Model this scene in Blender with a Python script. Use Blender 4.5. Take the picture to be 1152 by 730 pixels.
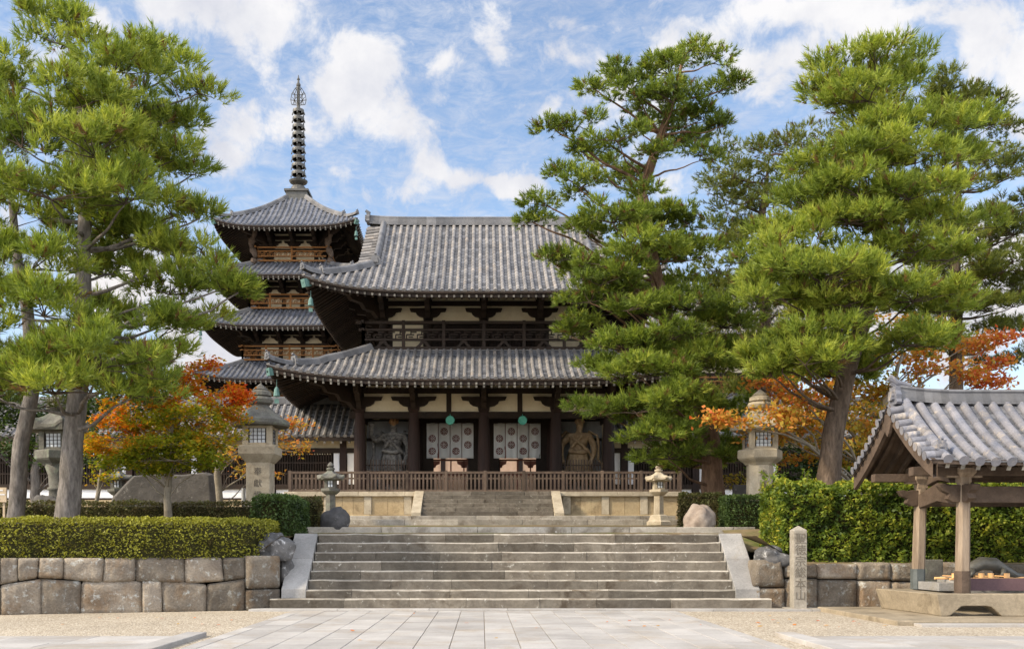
import bpy, math, random
import numpy as np
from mathutils import Vector, Matrix, noise
R = math.radians
random.seed(11)
for _o in list(bpy.data.objects):
    bpy.data.objects.remove(_o)
SC = bpy.context.scene
COL = SC.collection
# ------------------------------------------------------------------ camera, sky, sun, exposure
F, VX, VY, EYE = 1080.0, 542.0, 616.0, 1.5
cam_d = bpy.data.cameras.new('camera'); cam = bpy.data.objects.new('camera', cam_d); COL.objects.link(cam)
cam.location = (0, 0, EYE); cam.rotation_euler = (R(90), 0, 0)
cam_d.sensor_fit = 'HORIZONTAL'; cam_d.sensor_width = 36.0; cam_d.lens = 36.0 * F / 1152.0
cam_d.shift_x = (576 - VX) / 1152.0; cam_d.shift_y = (VY - 365) / 1152.0
cam_d.clip_start = 0.1; cam_d.clip_end = 3000
SC.camera = cam
SUN_EL, SUN_AZ = 35.0, -112.0          # azimuth clockwise from +Y (north)
sd = Vector((math.sin(R(SUN_AZ)) * math.cos(R(SUN_EL)), math.cos(R(SUN_AZ)) * math.cos(R(SUN_EL)), math.sin(R(SUN_EL))))
sun_d = bpy.data.lights.new('sun', 'SUN'); sun = bpy.data.objects.new('sun', sun_d); COL.objects.link(sun)
sun_d.energy = 2.8; sun_d.angle = R(6.0); sun_d.color = (1.0, 0.84, 0.60)
sun.rotation_euler = sd.to_track_quat('Z', 'Y').to_euler(); sun.location = (-30, -30, 40)
SC.view_settings.view_transform = 'Standard'; SC.view_settings.look = 'None'
SC.view_settings.exposure = 1.02; SC.view_settings.gamma = 1.0
SC.view_settings.use_curve_mapping = False
SC.cycles.max_bounces = 6; SC.cycles.diffuse_bounces = 3; SC.cycles.transmission_bounces = 3; SC.cycles.transparent_max_bounces = 6
SC.cycles.use_denoising = True
W = bpy.data.worlds.new('World'); SC.world = W; W.use_nodes = True

class NT:
    """small helper to write node trees"""
    def __init__(s, nt):
        s.nt = nt; nt.nodes.clear()
    def n(s, typ, **kw):
        x = s.nt.nodes.new(typ)
        for k, v in kw.items(): setattr(x, k, v)
        return x
    def l(s, a, b): s.nt.links.new(a, b)
    def put(s, sock, v):
        if hasattr(v, 'links') or isinstance(v, bpy.types.NodeSocket): s.l(v, sock)
        else: sock.default_value = v
    def math(s, op, a, b=None, c=None, clamp=False):
        x = s.n('ShaderNodeMath', operation=op); x.use_clamp = clamp
        s.put(x.inputs[0], a)
        if b is not None: s.put(x.inputs[1], b)
        if c is not None: s.put(x.inputs[2], c)
        return x.outputs[0]
    def noise(s, vec, scale, detail=4, rough=.55, dist=0.0):
        x = s.n('ShaderNodeTexNoise'); s.l(vec, x.inputs['Vector'])
        x.inputs['Scale'].default_value = scale; x.inputs['Detail'].default_value = detail
        x.inputs['Roughness'].default_value = rough; x.inputs['Distortion'].default_value = dist
        return x.outputs['Fac']
    def ramp(s, fac, stops, mode='LINEAR'):
        x = s.n('ShaderNodeValToRGB'); s.l(fac, x.inputs[0]); cr = x.color_ramp; cr.interpolation = mode
        while len(cr.elements) < len(stops): cr.elements.new(0.5)
        for e, (p, c) in zip(cr.elements, stops):
            e.position = p; e.color = (c[0], c[1], c[2], 1) if hasattr(c, '__len__') else (c, c, c, 1)
        return x.outputs[0]
    def mix(s, fac, a, b, blend='MIX'):
        x = s.n('ShaderNodeMix', data_type='RGBA', blend_type=blend)
        s.put(x.inputs[0], fac)
        for i, v in ((6, a), (7, b)):
            if isinstance(v, bpy.types.NodeSocket): s.l(v, x.inputs[i])
            else: x.inputs[i].default_value = (v[0], v[1], v[2], 1)
        return x.outputs[2]

def azel(px, py):
    az = math.atan((px - VX) / F)
    return az, math.atan((VY - py) / F * math.cos(az))

def build_sky():
    t = NT(W.node_tree)
    sky = t.n('ShaderNodeTexSky', sky_type='NISHITA'); sky.sun_disc = False
    sky.sun_elevation = R(SUN_EL); sky.sun_rotation = R(SUN_AZ) % (2 * math.pi)
    sky.air_density = 1.0; sky.dust_density = 0.8; sky.ozone_density = 1.3
    tc = t.n('ShaderNodeTexCoord')
    sep = t.n('ShaderNodeSeparateXYZ'); t.l(tc.outputs['Generated'], sep.inputs[0])
    az = t.math('ARCTAN2', sep.outputs[0], sep.outputs[1]); el = t.math('ARCSINE', sep.outputs[2])
    cb = t.n('ShaderNodeCombineXYZ'); t.l(az, cb.inputs[0]); t.l(el, cb.inputs[1])
    dirv = tc.outputs['Generated']
    # turbulence that breaks the cloud outlines up
    nz = t.n('ShaderNodeTexNoise'); t.l(dirv, nz.inputs['Vector']); nz.inputs['Scale'].default_value = 11; nz.inputs['Detail'].default_value = 5
    sub = t.n('ShaderNodeVectorMath', operation='SUBTRACT'); t.l(nz.outputs['Color'], sub.inputs[0]); sub.inputs[1].default_value = (.5, .5, .5)
    sca = t.n('ShaderNodeVectorMath', operation='SCALE'); t.l(sub.outputs[0], sca.inputs[0]); sca.inputs['Scale'].default_value = 0.10
    wv = t.n('ShaderNodeVectorMath', operation='ADD'); t.l(cb.outputs[0], wv.inputs[0]); t.l(sca.outputs[0], wv.inputs[1])
    blobs = [(275, 30, 68, 42, 1.0), (60, 70, 40, 18, .6), (330, 35, 30, 20, .5), (600, 60, 26, 12, .5), (700, 20, 30, 14, .55), (850, 95, 36, 16, .6), (480, 200, 24, 10, .6), (620, 130, 24, 10, .4), (900, 30, 30, 14, .5), (200, -10, 70, 30, .7), (120, 20, 50, 24, .5), (285, 142, 54, 30, 1.0), (250, 190, 60, 26, .8),
             (395, 92, 42, 24, .9), (428, 135, 50, 30, .95), (460, 172, 34, 18, .85), (520, 120, 26, 12, .55), (575, 105, 24, 10, .5), (640, 75, 26, 12, .55), (560, 25, 26, 12, .6), (420, 20, 26, 10, .45), (450, 60, 20, 9, .45), (740, 60, 26, 14, .6), (900, 85, 30, 14, .6), (840, 190, 26, 12, .5), (560, 160, 24, 9, .45), (385, 200, 22, 12, .6), (1040, 25, 30, 12, .6), (500, 85, 20, 14, .7), (520, 18, 45, 20, .55),
             (640, 25, 45, 22, .5), (548, 55, 22, 12, .5), (545, 203, 55, 15, 1.0), (590, 200, 40, 12, .7), (460, 222, 28, 15, .8),
             (800, 38, 55, 28, .95), (690, 105, 45, 26, 1.0), (760, 215, 40, 22, .9), (720, 160, 30, 20, .6), (880, 60, 30, 60, .5),
             (985, 25, 85, 30, .9), (1135, 90, 55, 80, .95), (1080, 60, 30, 24, .5), (1120, 330, 90, 70, 1.2), (960, 340, 140, 40, 1.0),
             (225, 380, 80, 60, 1.3), (140, 290, 60, 40, .9), (0, 250, 100, 80, .7), (770, 330, 60, 30, .8), (900, 120, 45, 14, .5)]
    acc = None
    for px, py, rx, ry, w in blobs:
        a, e = azel(px, py)
        d = t.n('ShaderNodeVectorMath', operation='SUBTRACT'); t.l(wv.outputs[0], d.inputs[0]); d.inputs[1].default_value = (a, e, 0)
        m = t.n('ShaderNodeVectorMath', operation='MULTIPLY'); t.l(d.outputs[0], m.inputs[0])
        m.inputs[1].default_value = (F / rx * .92, F / ry * .92, 0)
        q = t.n('ShaderNodeVectorMath', operation='DOT_PRODUCT'); t.l(m.outputs[0], q.inputs[0]); t.l(m.outputs[0], q.inputs[1])
        ex = t.math('EXPONENT', t.math('MULTIPLY', q.outputs['Value'], -1.0))
        acc = t.math('MULTIPLY', ex, w) if acc is None else t.math('MULTIPLY_ADD', ex, w, acc)
    # free clouds elsewhere round the horizon, out of this view
    other = t.noise(dirv, 2.6, 6, .6)
    behind = t.math('SUBTRACT', 1.0, t.math('MULTIPLY', t.math('ADD', sep.outputs[1], 0.1), 1.25), clamp=True)
    acc = t.math('ADD', acc, t.math('MULTIPLY', t.math('SUBTRACT', t.math('MULTIPLY', other, 2.2), .55), behind))
    n1 = t.noise(dirv, 19, 10, .64, .3)
    dens = t.math('ADD', acc, t.math('ADD', t.math('MULTIPLY', t.math('SUBTRACT', n1, .5), 3.3), t.math('MULTIPLY', t.math('SUBTRACT', t.noise(dirv, 6.5, 4, .5), .5), 1.6)))
    mr = t.n('ShaderNodeMapRange', interpolation_type='SMOOTHSTEP'); t.l(dens, mr.inputs[0])
    mr.inputs[1].default_value = 0.24; mr.inputs[2].default_value = 1.12
    # thin streaky high cloud
    mp = t.n('ShaderNodeMapping'); t.l(cb.outputs[0], mp.inputs[0]); mp.inputs['Scale'].default_value = (7, 18, 1); mp.inputs['Rotation'].default_value = (0, 0, R(-8))
    st = t.noise(mp.outputs[0], 4.2, 10, .70, .5)
    veil = t.n('ShaderNodeMapRange', interpolation_type='SMOOTHSTEP'); t.l(st, veil.inputs[0])
    veil.inputs[1].default_value = 0.30; veil.inputs[2].default_value = 0.85; veil.inputs[4].default_value = 0.62
    cover = t.math('MAXIMUM', mr.outputs[0], veil.outputs[0])
    shade = t.noise(dirv, 9, 6, .6)
    lowmix = t.n('ShaderNodeMapRange'); t.l(el, lowmix.inputs[0]); lowmix.inputs[1].default_value = .33; lowmix.inputs[2].default_value = .12
    white = t.mix(lowmix.outputs[0], (.97, .96, .97), (1.0, .90, .82))
    ccol = t.mix(t.ramp(shade, [(.35, 0.0), (.62, 1.0)]), (.70, .72, .80), white)
    b1 = t.n('ShaderNodeBackground'); t.l(sky.outputs[0], b1.inputs[0]); b1.inputs[1].default_value = 0.118
    b2 = t.n('ShaderNodeBackground'); t.l(ccol, b2.inputs[0]); t.l(t.math('MULTIPLY_ADD', behind, 1.7, .50), b2.inputs[1])   # unseen clouds behind the camera, brightened to add a soft front fill
    mx = t.n('ShaderNodeMixShader'); t.l(cover, mx.inputs[0]); t.l(b1.outputs[0], mx.inputs[1]); t.l(b2.outputs[0], mx.inputs[2])
    o = t.n('ShaderNodeOutputWorld'); t.l(mx.outputs[0], o.inputs[0])
build_sky()

def at(px, py, Y):
    return Vector(((px - VX) / F * Y, Y, EYE + (VY - py) / F * Y))
def ax(px, Y): return (px - VX) / F * Y
def az_(py, Y): return EYE + (VY - py) / F * Y

# ------------------------------------------------------------------ materials
def mat(name, c1, c2, scale=2.0, rough=.8, bump=.3, bscale=25, tint=.3, spec=.3, spots=None, stain=None, fine=.35, stretch=None):
    m = bpy.data.materials.new(name); m.use_nodes = True; t = NT(m.node_tree)
    tc = t.n('ShaderNodeTexCoord'); v = tc.outputs['Object']
    if stretch:
        mp = t.n('ShaderNodeMapping'); t.l(v, mp.inputs[0]); mp.inputs['Scale'].default_value = stretch; v = mp.outputs[0]
    col = t.mix(t.ramp(t.noise(v, scale, 5, .6), [(.3, 0.0), (.7, 1.0)]), c1, c2)
    if stain:
        sc, lo, hi, sscale = stain
        col = t.mix(t.ramp(t.noise(v, sscale, 6, .65, .5), [(lo, 0.0), (hi, 1.0)]), col, sc)
    if spots:
        sc, lo, hi, sscale = spots
        col = t.mix(t.ramp(t.noise(v, sscale, 5, .7), [(lo, 0.0), (hi, 1.0)]), col, sc)
    at_ = t.n('ShaderNodeAttribute'); at_.attribute_name = 'tint'
    f1 = t.math('MULTIPLY_ADD', t.math('SUBTRACT', at_.outputs['Fac'], .5), 2 * tint, 1.0)
    fn = t.noise(v, bscale, 6, .65)
    f2 = t.math('MULTIPLY_ADD', t.math('SUBTRACT', fn, .5), 2 * fine, 1.0)
    f = t.math('MULTIPLY', f1, f2)
    cc = t.n('ShaderNodeCombineColor')
    for i in range(3): t.l(f, cc.inputs[i])
    col = t.mix(1.0, col, cc.outputs[0], 'MULTIPLY')
    p = t.n('ShaderNodeBsdfPrincipled'); t.l(col, p.inputs['Base Color'])
    p.inputs['Roughness'].default_value = rough; p.inputs['Specular IOR Level'].default_value = spec
    if bump:
        b = t.n('ShaderNodeBump'); b.inputs['Strength'].default_value = bump; b.inputs['Distance'].default_value = .03
        t.l(fn, b.inputs['Height']); t.l(b.outputs[0], p.inputs['Normal'])
    o = t.n('ShaderNodeOutputMaterial'); t.l(p.outputs[0], o.inputs[0])
    return m

def leafmat(name, stops, transl=.35, rough=.55, var=.25):
    m = bpy.data.materials.new(name); m.use_nodes = True; t = NT(m.node_tree)
    a = t.n('ShaderNodeAttribute'); a.attribute_name = 'tint'
    col = t.ramp(a.outputs['Fac'], stops)
    tc = t.n('ShaderNodeTexCoord')
    nz = t.noise(tc.outputs['Object'], .9, 3, .5)
    f = t.math('MULTIPLY_ADD', t.math('SUBTRACT', nz, .5), 2 * var, 1.0)
    cc = t.n('ShaderNodeCombineColor')
    for i in range(3): t.l(f, cc.inputs[i])
    col = t.mix(1.0, col, cc.outputs[0], 'MULTIPLY')
    p = t.n('ShaderNodeBsdfPrincipled'); t.l(col, p.inputs['Base Color']); p.inputs['Roughness'].default_value = rough; p.inputs['Specular IOR Level'].default_value = .25
    tr = t.n('ShaderNodeBsdfTranslucent'); t.l(t.mix(1.0, col, (1.5, 1.5, .8), 'MULTIPLY'), tr.inputs[0])
    mx = t.n('ShaderNodeMixShader'); mx.inputs[0].default_value = transl; t.l(p.outputs[0], mx.inputs[1]); t.l(tr.outputs[0], mx.inputs[2])
    o = t.n('ShaderNodeOutputMaterial'); t.l(mx.outputs[0], o.inputs[0])
    return m

MT = {}
MT['tile'] = mat('grey_roof_tile', (.145, .138, .135), (.235, .218, .20), 1.1, .6, .25, 9, .33, .35, stain=((.30, .25, .20), .55, .75, .8))
MT['tile_far'] = mat('blue_grey_roof_tile', (.085, .095, .12), (.14, .145, .165), 1.1, .55, .2, 8, .35, .4)
MT['tile_near'] = mat('silver_roof_tile', (.105, .112, .138), (.19, .182, .192), 2.5, .6, .3, 22, .3, .5, stain=((.36, .31, .25), .56, .72, 3.0))
MT['wood'] = mat('dark_aged_timber', (.017, .012, .009), (.038, .024, .016), 1.6, .75, .4, 14, .35, .25, stretch=(1, 1, .5))
MT['redwood'] = mat('reddish_aged_timber', (.016, .010, .008), (.038, .019, .014), .9, .7, .4, 16, .3, .25, stretch=(2, 2, .35))
MT['rail'] = mat('weathered_railing_timber', (.06, .042, .034), (.13, .095, .07), 1.2, .8, .3, 18, .4, .2)
MT['tip'] = mat('pale_rafter_ends', (.20, .19, .165), (.30, .28, .24), 3, .8, .1, 20, .35)
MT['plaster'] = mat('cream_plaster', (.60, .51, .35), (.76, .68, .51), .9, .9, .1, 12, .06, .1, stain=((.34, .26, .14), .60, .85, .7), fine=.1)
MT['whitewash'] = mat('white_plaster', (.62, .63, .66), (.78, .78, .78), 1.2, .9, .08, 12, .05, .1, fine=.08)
MT['orange_wood'] = mat('ochre_painted_rail', (.16, .07, .02), (.26, .115, .036), 1.2, .7, .2, 12, .25, .2)
MT['ridge'] = mat('dark_ridge_tile', (.095, .098, .108), (.165, .16, .158), 1.1, .6, .25, 9, .4, .35)
MT['pan'] = mat('dark_pan_tile', (.07, .072, .08), (.125, .125, .13), 1.1, .6, .2, 9, .4, .35)
MT['riser'] = mat('shade_toned_step_riser', (.080, .068, .054), (.175, .155, .125), 1.5, .9, .6, 14, .35, .2, spots=((.33, .32, .28), .62, .74, 7), stain=((.06, .047, .034), .50, .70, 1.5))  # step stone darkened to paint in riser shade, with brown stains and pale spots
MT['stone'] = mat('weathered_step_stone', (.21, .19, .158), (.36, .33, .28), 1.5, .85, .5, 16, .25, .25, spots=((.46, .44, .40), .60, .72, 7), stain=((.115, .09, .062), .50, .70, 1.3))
MT['cheek'] = mat('grey_stone_slab', (.20, .195, .188), (.31, .30, .285), 1.5, .85, .5, 22, .12, .25, stain=((.20, .17, .13), .55, .8, 1.2))
MT['tuff'] = mat('tan_platform_stone', (.28, .21, .12), (.46, .37, .23), .8, .9, .4, 14, .18, .2, stain=((.12, .085, .05), .52, .74, 1.1))
MT['wallstone'] = mat('rough_wall_stone', (.115, .095, .075), (.265, .225, .175), 1.3, .9, 1.0, 20, .45, .25, spots=((.36, .36, .33), .56, .68, 6), stain=((.16, .105, .06), .50, .72, 1.6), fine=.6)
MT['lantern'] = mat('tan_granite', (.30, .255, .185), (.47, .41, .31), 2.5, .88, .5, 26, .12, .25, stain=((.17, .14, .10), .56, .78, 2.2))
MT['mossy'] = mat('lichened_dark_stone', (.085, .08, .072), (.17, .165, .14), 3.0, .9, .5, 24, .12, .25, stain=((.20, .235, .17), .52, .72, 2.6))
MT['slab'] = mat('grey_monument_stone', (.07, .066, .062), (.135, .125, .115), 1.2, .9, 1.0, 6, .1, .2, spots=((.29, .28, .26), .60, .74, 5))
MT['rock'] = mat('dark_boulder', (.028, .028, .03), (.075, .072, .07), 2.5, .7, .6, 14, .1, .35, spots=((.30, .30, .31), .64, .70, 3.5))
MT['rock2'] = mat('tan_boulder', (.19, .145, .115), (.33, .285, .24), 2.5, .85, .6, 12, .1, .25)
MT['rock3'] = mat('grey_lichened_boulder', (.055, .055, .058), (.135, .132, .13), 2.5, .85, .7, 12, .1, .25, spots=((.42, .42, .42), .58, .68, 6))
MT['pave'] = mat('pale_paving_stone', (.285, .272, .258), (.385, .37, .352), 1.0, .85, .25, 26, .12, .25, stain=((.28, .23, .17), .50, .85, .9), fine=.2)
MT['joint'] = mat('dirt_joint', (.27, .21, .15), (.36, .29, .21), 3, .95, .2, 30, .0)
MT['bark'] = mat('grey_pine_bark', (.085, .075, .066), (.21, .19, .175), 3.0, .92, 1.0, 9, .15, .15, stretch=(1.8, 1.8, .5), fine=1.0)
MT['brownbark'] = mat('dark_brown_bark', (.05, .036, .026), (.135, .10, .075), 3.0, .92, 1.0, 9, .15, .15, stretch=(1.8, 1.8, .5), fine=1.0)
MT['redbark'] = mat('reddish_pine_bark', (.085, .05, .032), (.20, .125, .08), 3.5, .92, 1.0, 13, .15, .15, stretch=(1.6, 1.6, .45), fine=.7)
MT['palebark'] = mat('pale_smooth_bark', (.14, .12, .09), (.27, .24, .19), 3, .9, .5, 22, .1)
MT['twig'] = mat('dark_twig', (.035, .025, .018), (.07, .05, .035), 3, .9, .3, 20, .1)
MT['cloth'] = mat('white_curtain_cloth', (.74, .75, .74), (.82, .83, .81), 2, .95, .05, 30, .03, .1, fine=.06)
MT['crest'] = mat('maroon_print', (.17, .055, .045), (.21, .075, .06), 6, .95, 0, 20, 0, .1, fine=.1)
MT['gong'] = mat('verdigris_bronze', (.06, .33, .25), (.12, .46, .36), 6, .55, .2, 30, .1, .4)
MT['bell'] = mat('pale_verdigris_bronze', (.045, .11, .10), (.10, .19, .17), 6, .6, .2, 30, .1, .4)
MT['bronze'] = mat('dark_green_bronze', (.04, .04, .036), (.085, .082, .07), 4, .5, .2, 20, .15, .5)
MT['statue_dark'] = mat('dark_grey_clay', (.07, .066, .062), (.29, .275, .25), 4.5, .85, .9, 9, .1, .2, fine=.6, stretch=(1, 1, 1.6))
MT['statue_tan'] = mat('sandy_clay', (.30, .20, .11), (.48, .35, .215), 4.5, .85, .9, 9, .1, .2, fine=.5)
MT['skin_ochre'] = mat('worn_ochre_clay', (.24, .125, .055), (.38, .22, .11), 6, .85, .5, 12, .1, .2)
MT['pavpost'] = mat('weathered_cedar', (.15, .112, .08), (.32, .255, .19), 1.6, .85, .4, 15, .15, .2, stretch=(5, 5, .5))
MT['pavwood'] = mat('brown_cedar_beam', (.05, .036, .027), (.115, .083, .062), 2.2, .85, .5, 18, .2, .2)
MT['patina'] = mat('green_copper_sleeve', (.06, .072, .073), (.11, .122, .12), 4, .6, .2, 20, .1, .4)
MT['ladle'] = mat('fresh_bamboo', (.55, .30, .12), (.68, .42, .20), 4, .6, .1, 20, .3, .3)
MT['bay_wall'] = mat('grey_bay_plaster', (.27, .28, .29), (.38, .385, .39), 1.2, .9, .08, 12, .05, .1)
MT['apron'] = mat('grey_tan_stone', (.21, .175, .125), (.34, .285, .205), 1.2, .9, .4, 16, .15, .2, stain=((.11, .085, .055), .52, .76, 1.5))
MT['maroon'] = mat('maroon_board', (.085, .05, .055), (.12, .07, .075), 2, .7, .1, 20, .05, .3)
MT['earth'] = mat('mossy_earth', (.13, .095, .055), (.22, .17, .10), .8, .95, .5, 12, 0, .1, stain=((.085, .10, .028), .5, .68, .6))
MT['paper'] = mat('white_lantern_paper', (.58, .62, .66), (.68, .72, .75), 3, .9, 0, 20, .03, .1, fine=.05)
MT['ink_dark'] = mat('deep_engraved_stone', (.035, .032, .03), (.06, .055, .05), 8, .95, 0, 20, 0, .1)
MT['ink'] = mat('engraved_dark_stone', (.12, .105, .085), (.18, .16, .13), 8, .95, 0, 20, 0, .1)
MT['barrier'] = mat('peach_painted_board', (.62, .40, .26), (.70, .48, .33), 2, .8, .05, 15, .05, .2)
MT['rust'] = mat('red_brown_rail', (.13, .038, .02), (.19, .06, .032), 3, .6, .1, 20, .1, .3)
MT['hedge_core'] = mat('hedge_inside_twigs', (.022, .024, .009), (.045, .04, .016), 6, .95, .8, 20, 0, .1)
MT['signwood'] = mat('pale_signboard', (.42, .33, .22), (.52, .42, .30), 3, .8, .1, 20, .05)
MT['metal'] = mat('galvanised_metal', (.32, .34, .36), (.42, .43, .45), 3, .5, .05, 20, .05, .5)

def gravel_mat():
    m = bpy.data.materials.new('tan_gravel'); m.use_nodes = True; t = NT(m.node_tree)
    tc = t.n('ShaderNodeTexCoord'); v = tc.outputs['Object']
    vo = t.n('ShaderNodeTexVoronoi'); t.l(v, vo.inputs['Vector']); vo.inputs['Scale'].default_value = 34
    sp = t.n('ShaderNodeSeparateColor'); t.l(vo.outputs['Color'], sp.inputs[0])
    c = t.ramp(sp.outputs[0], [(0, (.19, .155, .115)), (.35, (.32, .275, .21)), (.7, (.41, .36, .29)), (1, (.52, .475, .40))])
    big = t.ramp(t.noise(v, .5, 4), [(.3, (.86, .84, .8)), (.7, (1.08, 1.06, 1.02))])
    c = t.mix(1.0, c, big, 'MULTIPLY')
    p = t.n('ShaderNodeBsdfPrincipled'); t.l(c, p.inputs['Base Color']); p.inputs['Roughness'].default_value = .9
    b = t.n('ShaderNodeBump'); b.inputs['Strength'].default_value = .7; b.inputs['Distance'].default_value = .02; b.invert = True
    t.l(vo.outputs['Distance'], b.inputs['Height']); t.l(b.outputs[0], p.inputs['Normal'])
    o = t.n('ShaderNodeOutputMaterial'); t.l(p.outputs[0], o.inputs[0]); return m
MT['gravel'] = gravel_mat()
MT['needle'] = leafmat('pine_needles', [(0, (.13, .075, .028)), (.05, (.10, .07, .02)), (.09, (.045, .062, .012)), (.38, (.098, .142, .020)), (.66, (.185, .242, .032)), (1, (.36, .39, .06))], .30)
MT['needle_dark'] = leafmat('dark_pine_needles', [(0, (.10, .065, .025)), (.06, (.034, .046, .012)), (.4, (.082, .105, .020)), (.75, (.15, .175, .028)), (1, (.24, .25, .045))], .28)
MT['maple'] = leafmat('turning_maple_leaves', [(0, (.13, .18, .015)), (.3, (.28, .28, .02)), (.5, (.50, .29, .022)), (.7, (.60, .17, .016)), (1, (.56, .06, .022))], .5)
MT['cherry'] = leafmat('orange_cherry_leaves', [(0, (.19, .20, .03)), (.35, (.42, .31, .05)), (.65, (.54, .22, .045)), (1, (.48, .09, .035))], .38)
MT['greenleaf'] = leafmat('dark_green_leaves', [(0, (.012, .024, .007)), (.5, (.035, .062, .013)), (1, (.085, .12, .024))], .3)
MT['hedge_y'] = leafmat('olive_hedge_leaves', [(0, (.075, .06, .015)), (.4, (.17, .17, .022)), (.8, (.27, .265, .034)), (1, (.34, .33, .045))], .25)
MT['hedge_d'] = leafmat('dark_hedge_leaves', [(0, (.016, .028, .010)), (.5, (.046, .078, .022)), (1, (.095, .14, .035))], .25)
MT['hedge_b'] = leafmat('brown_hedge_leaves', [(0, (.045, .034, .016)), (.5, (.095, .078, .034)), (1, (.10, .115, .035))], .25)
MT['hedge_r'] = leafmat('yellow_green_leaves', [(0, (.032, .058, .012)), (.4, (.095, .145, .020)), (.74, (.21, .25, .030)), (1, (.44, .39, .05))], .35)

# ------------------------------------------------------------------ mesh builder and tagging
ORG = {}
class MB:
    def __init__(s): s.v = []; s.f = []; s.t = []; s.m = []
    def add(s, verts, faces, tint=None, mi=0):
        b = len(s.v); s.v.extend([tuple(p) for p in verts])
        if tint is None: tint = random.random()
        for f in faces:
            s.f.append(tuple(i + b for i in f)); s.t.append(tint); s.m.append(mi)
    def box(s, x0, x1, y0, y1, z0, z1, tint=None, mi=0):
        s.add([(x0, y0, z0), (x1, y0, z0), (x1, y1, z0), (x0, y1, z0), (x0, y0, z1), (x1, y0, z1), (x1, y1, z1), (x0, y1, z1)],
              [(0, 3, 2, 1), (4, 5, 6, 7), (0, 1, 5, 4), (1, 2, 6, 5), (2, 3, 7, 6), (3, 0, 4, 7)], tint, mi)
    def bar(s, p0, p1, w, h, up=(0, 0, 1), tint=None, mi=0, tipmi=None):
        p0 = Vector(p0); p1 = Vector(p1); d = (p1 - p0).normalized(); sd_ = d.cross(Vector(up))
        sd_ = sd_.normalized() if sd_.length > 1e-6 else Vector((1, 0, 0)); u = sd_.cross(d).normalized()
        q = []
        for p in (p0, p1):
            for a, b in ((-1, -1), (1, -1), (1, 1), (-1, 1)): q.append(p + sd_ * (a * w / 2) + u * (b * h / 2))
        if tint is None: tint = random.random()
        s.add(q, [(0, 1, 5, 4), (1, 2, 6, 5), (2, 3, 7, 6), (3, 0, 4, 7), (0, 3, 2, 1)], tint, mi)
        s.add(q[4:], [(0, 1, 2, 3)], tint, mi if tipmi is None else tipmi)
    def tube(s, pts, rad, n=8, cap=True, tint=None, mi=0):
        pts = [Vector(p) for p in pts]
        if not hasattr(rad, '__len__'): rad = [rad] * len(pts)
        V = []; up = Vector((0.137, .31, .94))
        for i, p in enumerate(pts):
            d = (pts[min(i + 1, len(pts) - 1)] - pts[max(i - 1, 0)])
            d = d.normalized() if d.length > 1e-9 else Vector((0, 0, 1))
            a = d.cross(up)
            if a.length < .05: a = d.cross(Vector((1, 0, 0)))
            a.normalize(); b = d.cross(a)
            for k in range(n):
                th = 2 * math.pi * k / n
                V.append(p + a * (math.cos(th) * rad[i]) + b * (math.sin(th) * rad[i]))
        Fc = []
        for i in range(len(pts) - 1):
            for k in range(n):
                k2 = (k + 1) % n
                Fc.append((i * n + k, i * n + k2, (i + 1) * n + k2, (i + 1) * n + k))
        if cap: Fc += [tuple(range(n))[::-1], tuple((len(pts) - 1) * n + k for k in range(n))]
        s.add(V, Fc, tint, mi)
    def lathe(s, prof, c, n=12, rot=0.0, tint=None, mi=0, sx=1.0, sy=1.0):
        V = []; Fc = []
        for r, z in prof:
            for k in range(n):
                th = rot + 2 * math.pi * k / n
                V.append((c[0] + r * math.cos(th) * sx, c[1] + r * math.sin(th) * sy, c[2] + z))
        for i in range(len(prof) - 1):
            for k in range(n):
                k2 = (k + 1) % n
                Fc.append((i * n + k, i * n + k2, (i + 1) * n + k2, (i + 1) * n + k))
        Fc += [tuple(range(n))[::-1], tuple((len(prof) - 1) * n + k for k in range(n))]
        s.add(V, Fc, tint, mi)
    def prism(s, out, o, u, w, th, tint=None, mi=0):
        """outline (a,b) laid in the plane o + a*u + b*w, given thickness th along u x w (centred)"""
        o = Vector(o); u = Vector(u); w = Vector(w); n = u.cross(w).normalized(); k = len(out)
        V = [o + u * a + w * b - n * (th / 2) for a, b in out] + [o + u * a + w * b + n * (th / 2) for a, b in out]
        s.add(V, [tuple(range(k))[::-1], tuple(range(k, 2 * k))] + [(i, (i + 1) % k, k + (i + 1) % k, k + i) for i in range(k)], tint, mi)
    def build(s, name, mats, parent=None, smooth=False, bevel=0, recalc=True):
        me = bpy.data.meshes.new(name)
        off = ORG.get(parent.name, Vector()) if parent else Vector()
        me.from_pydata([(v[0] - off[0], v[1] - off[1], v[2] - off[2]) for v in s.v], [], s.f)
        a = me.attributes.new('tint', 'FLOAT', 'FACE'); a.data.foreach_set('value', s.t)
        if not isinstance(mats, (list, tuple)): mats = [mats]
        for m in mats: me.materials.append(m)
        me.polygons.foreach_set('material_index', s.m)
        if smooth: me.polygons.foreach_set('use_smooth', [True] * len(s.f))
        me.update()
        o = bpy.data.objects.new(name, me); COL.objects.link(o)
        if parent: o.parent = parent; ORG[o.name] = off
        if bevel:
            b = o.modifiers.new('bevel', 'BEVEL'); b.width = bevel; b.segments = 2; b.limit_method = 'ANGLE'; b.angle_limit = R(40)
        return o

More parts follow.
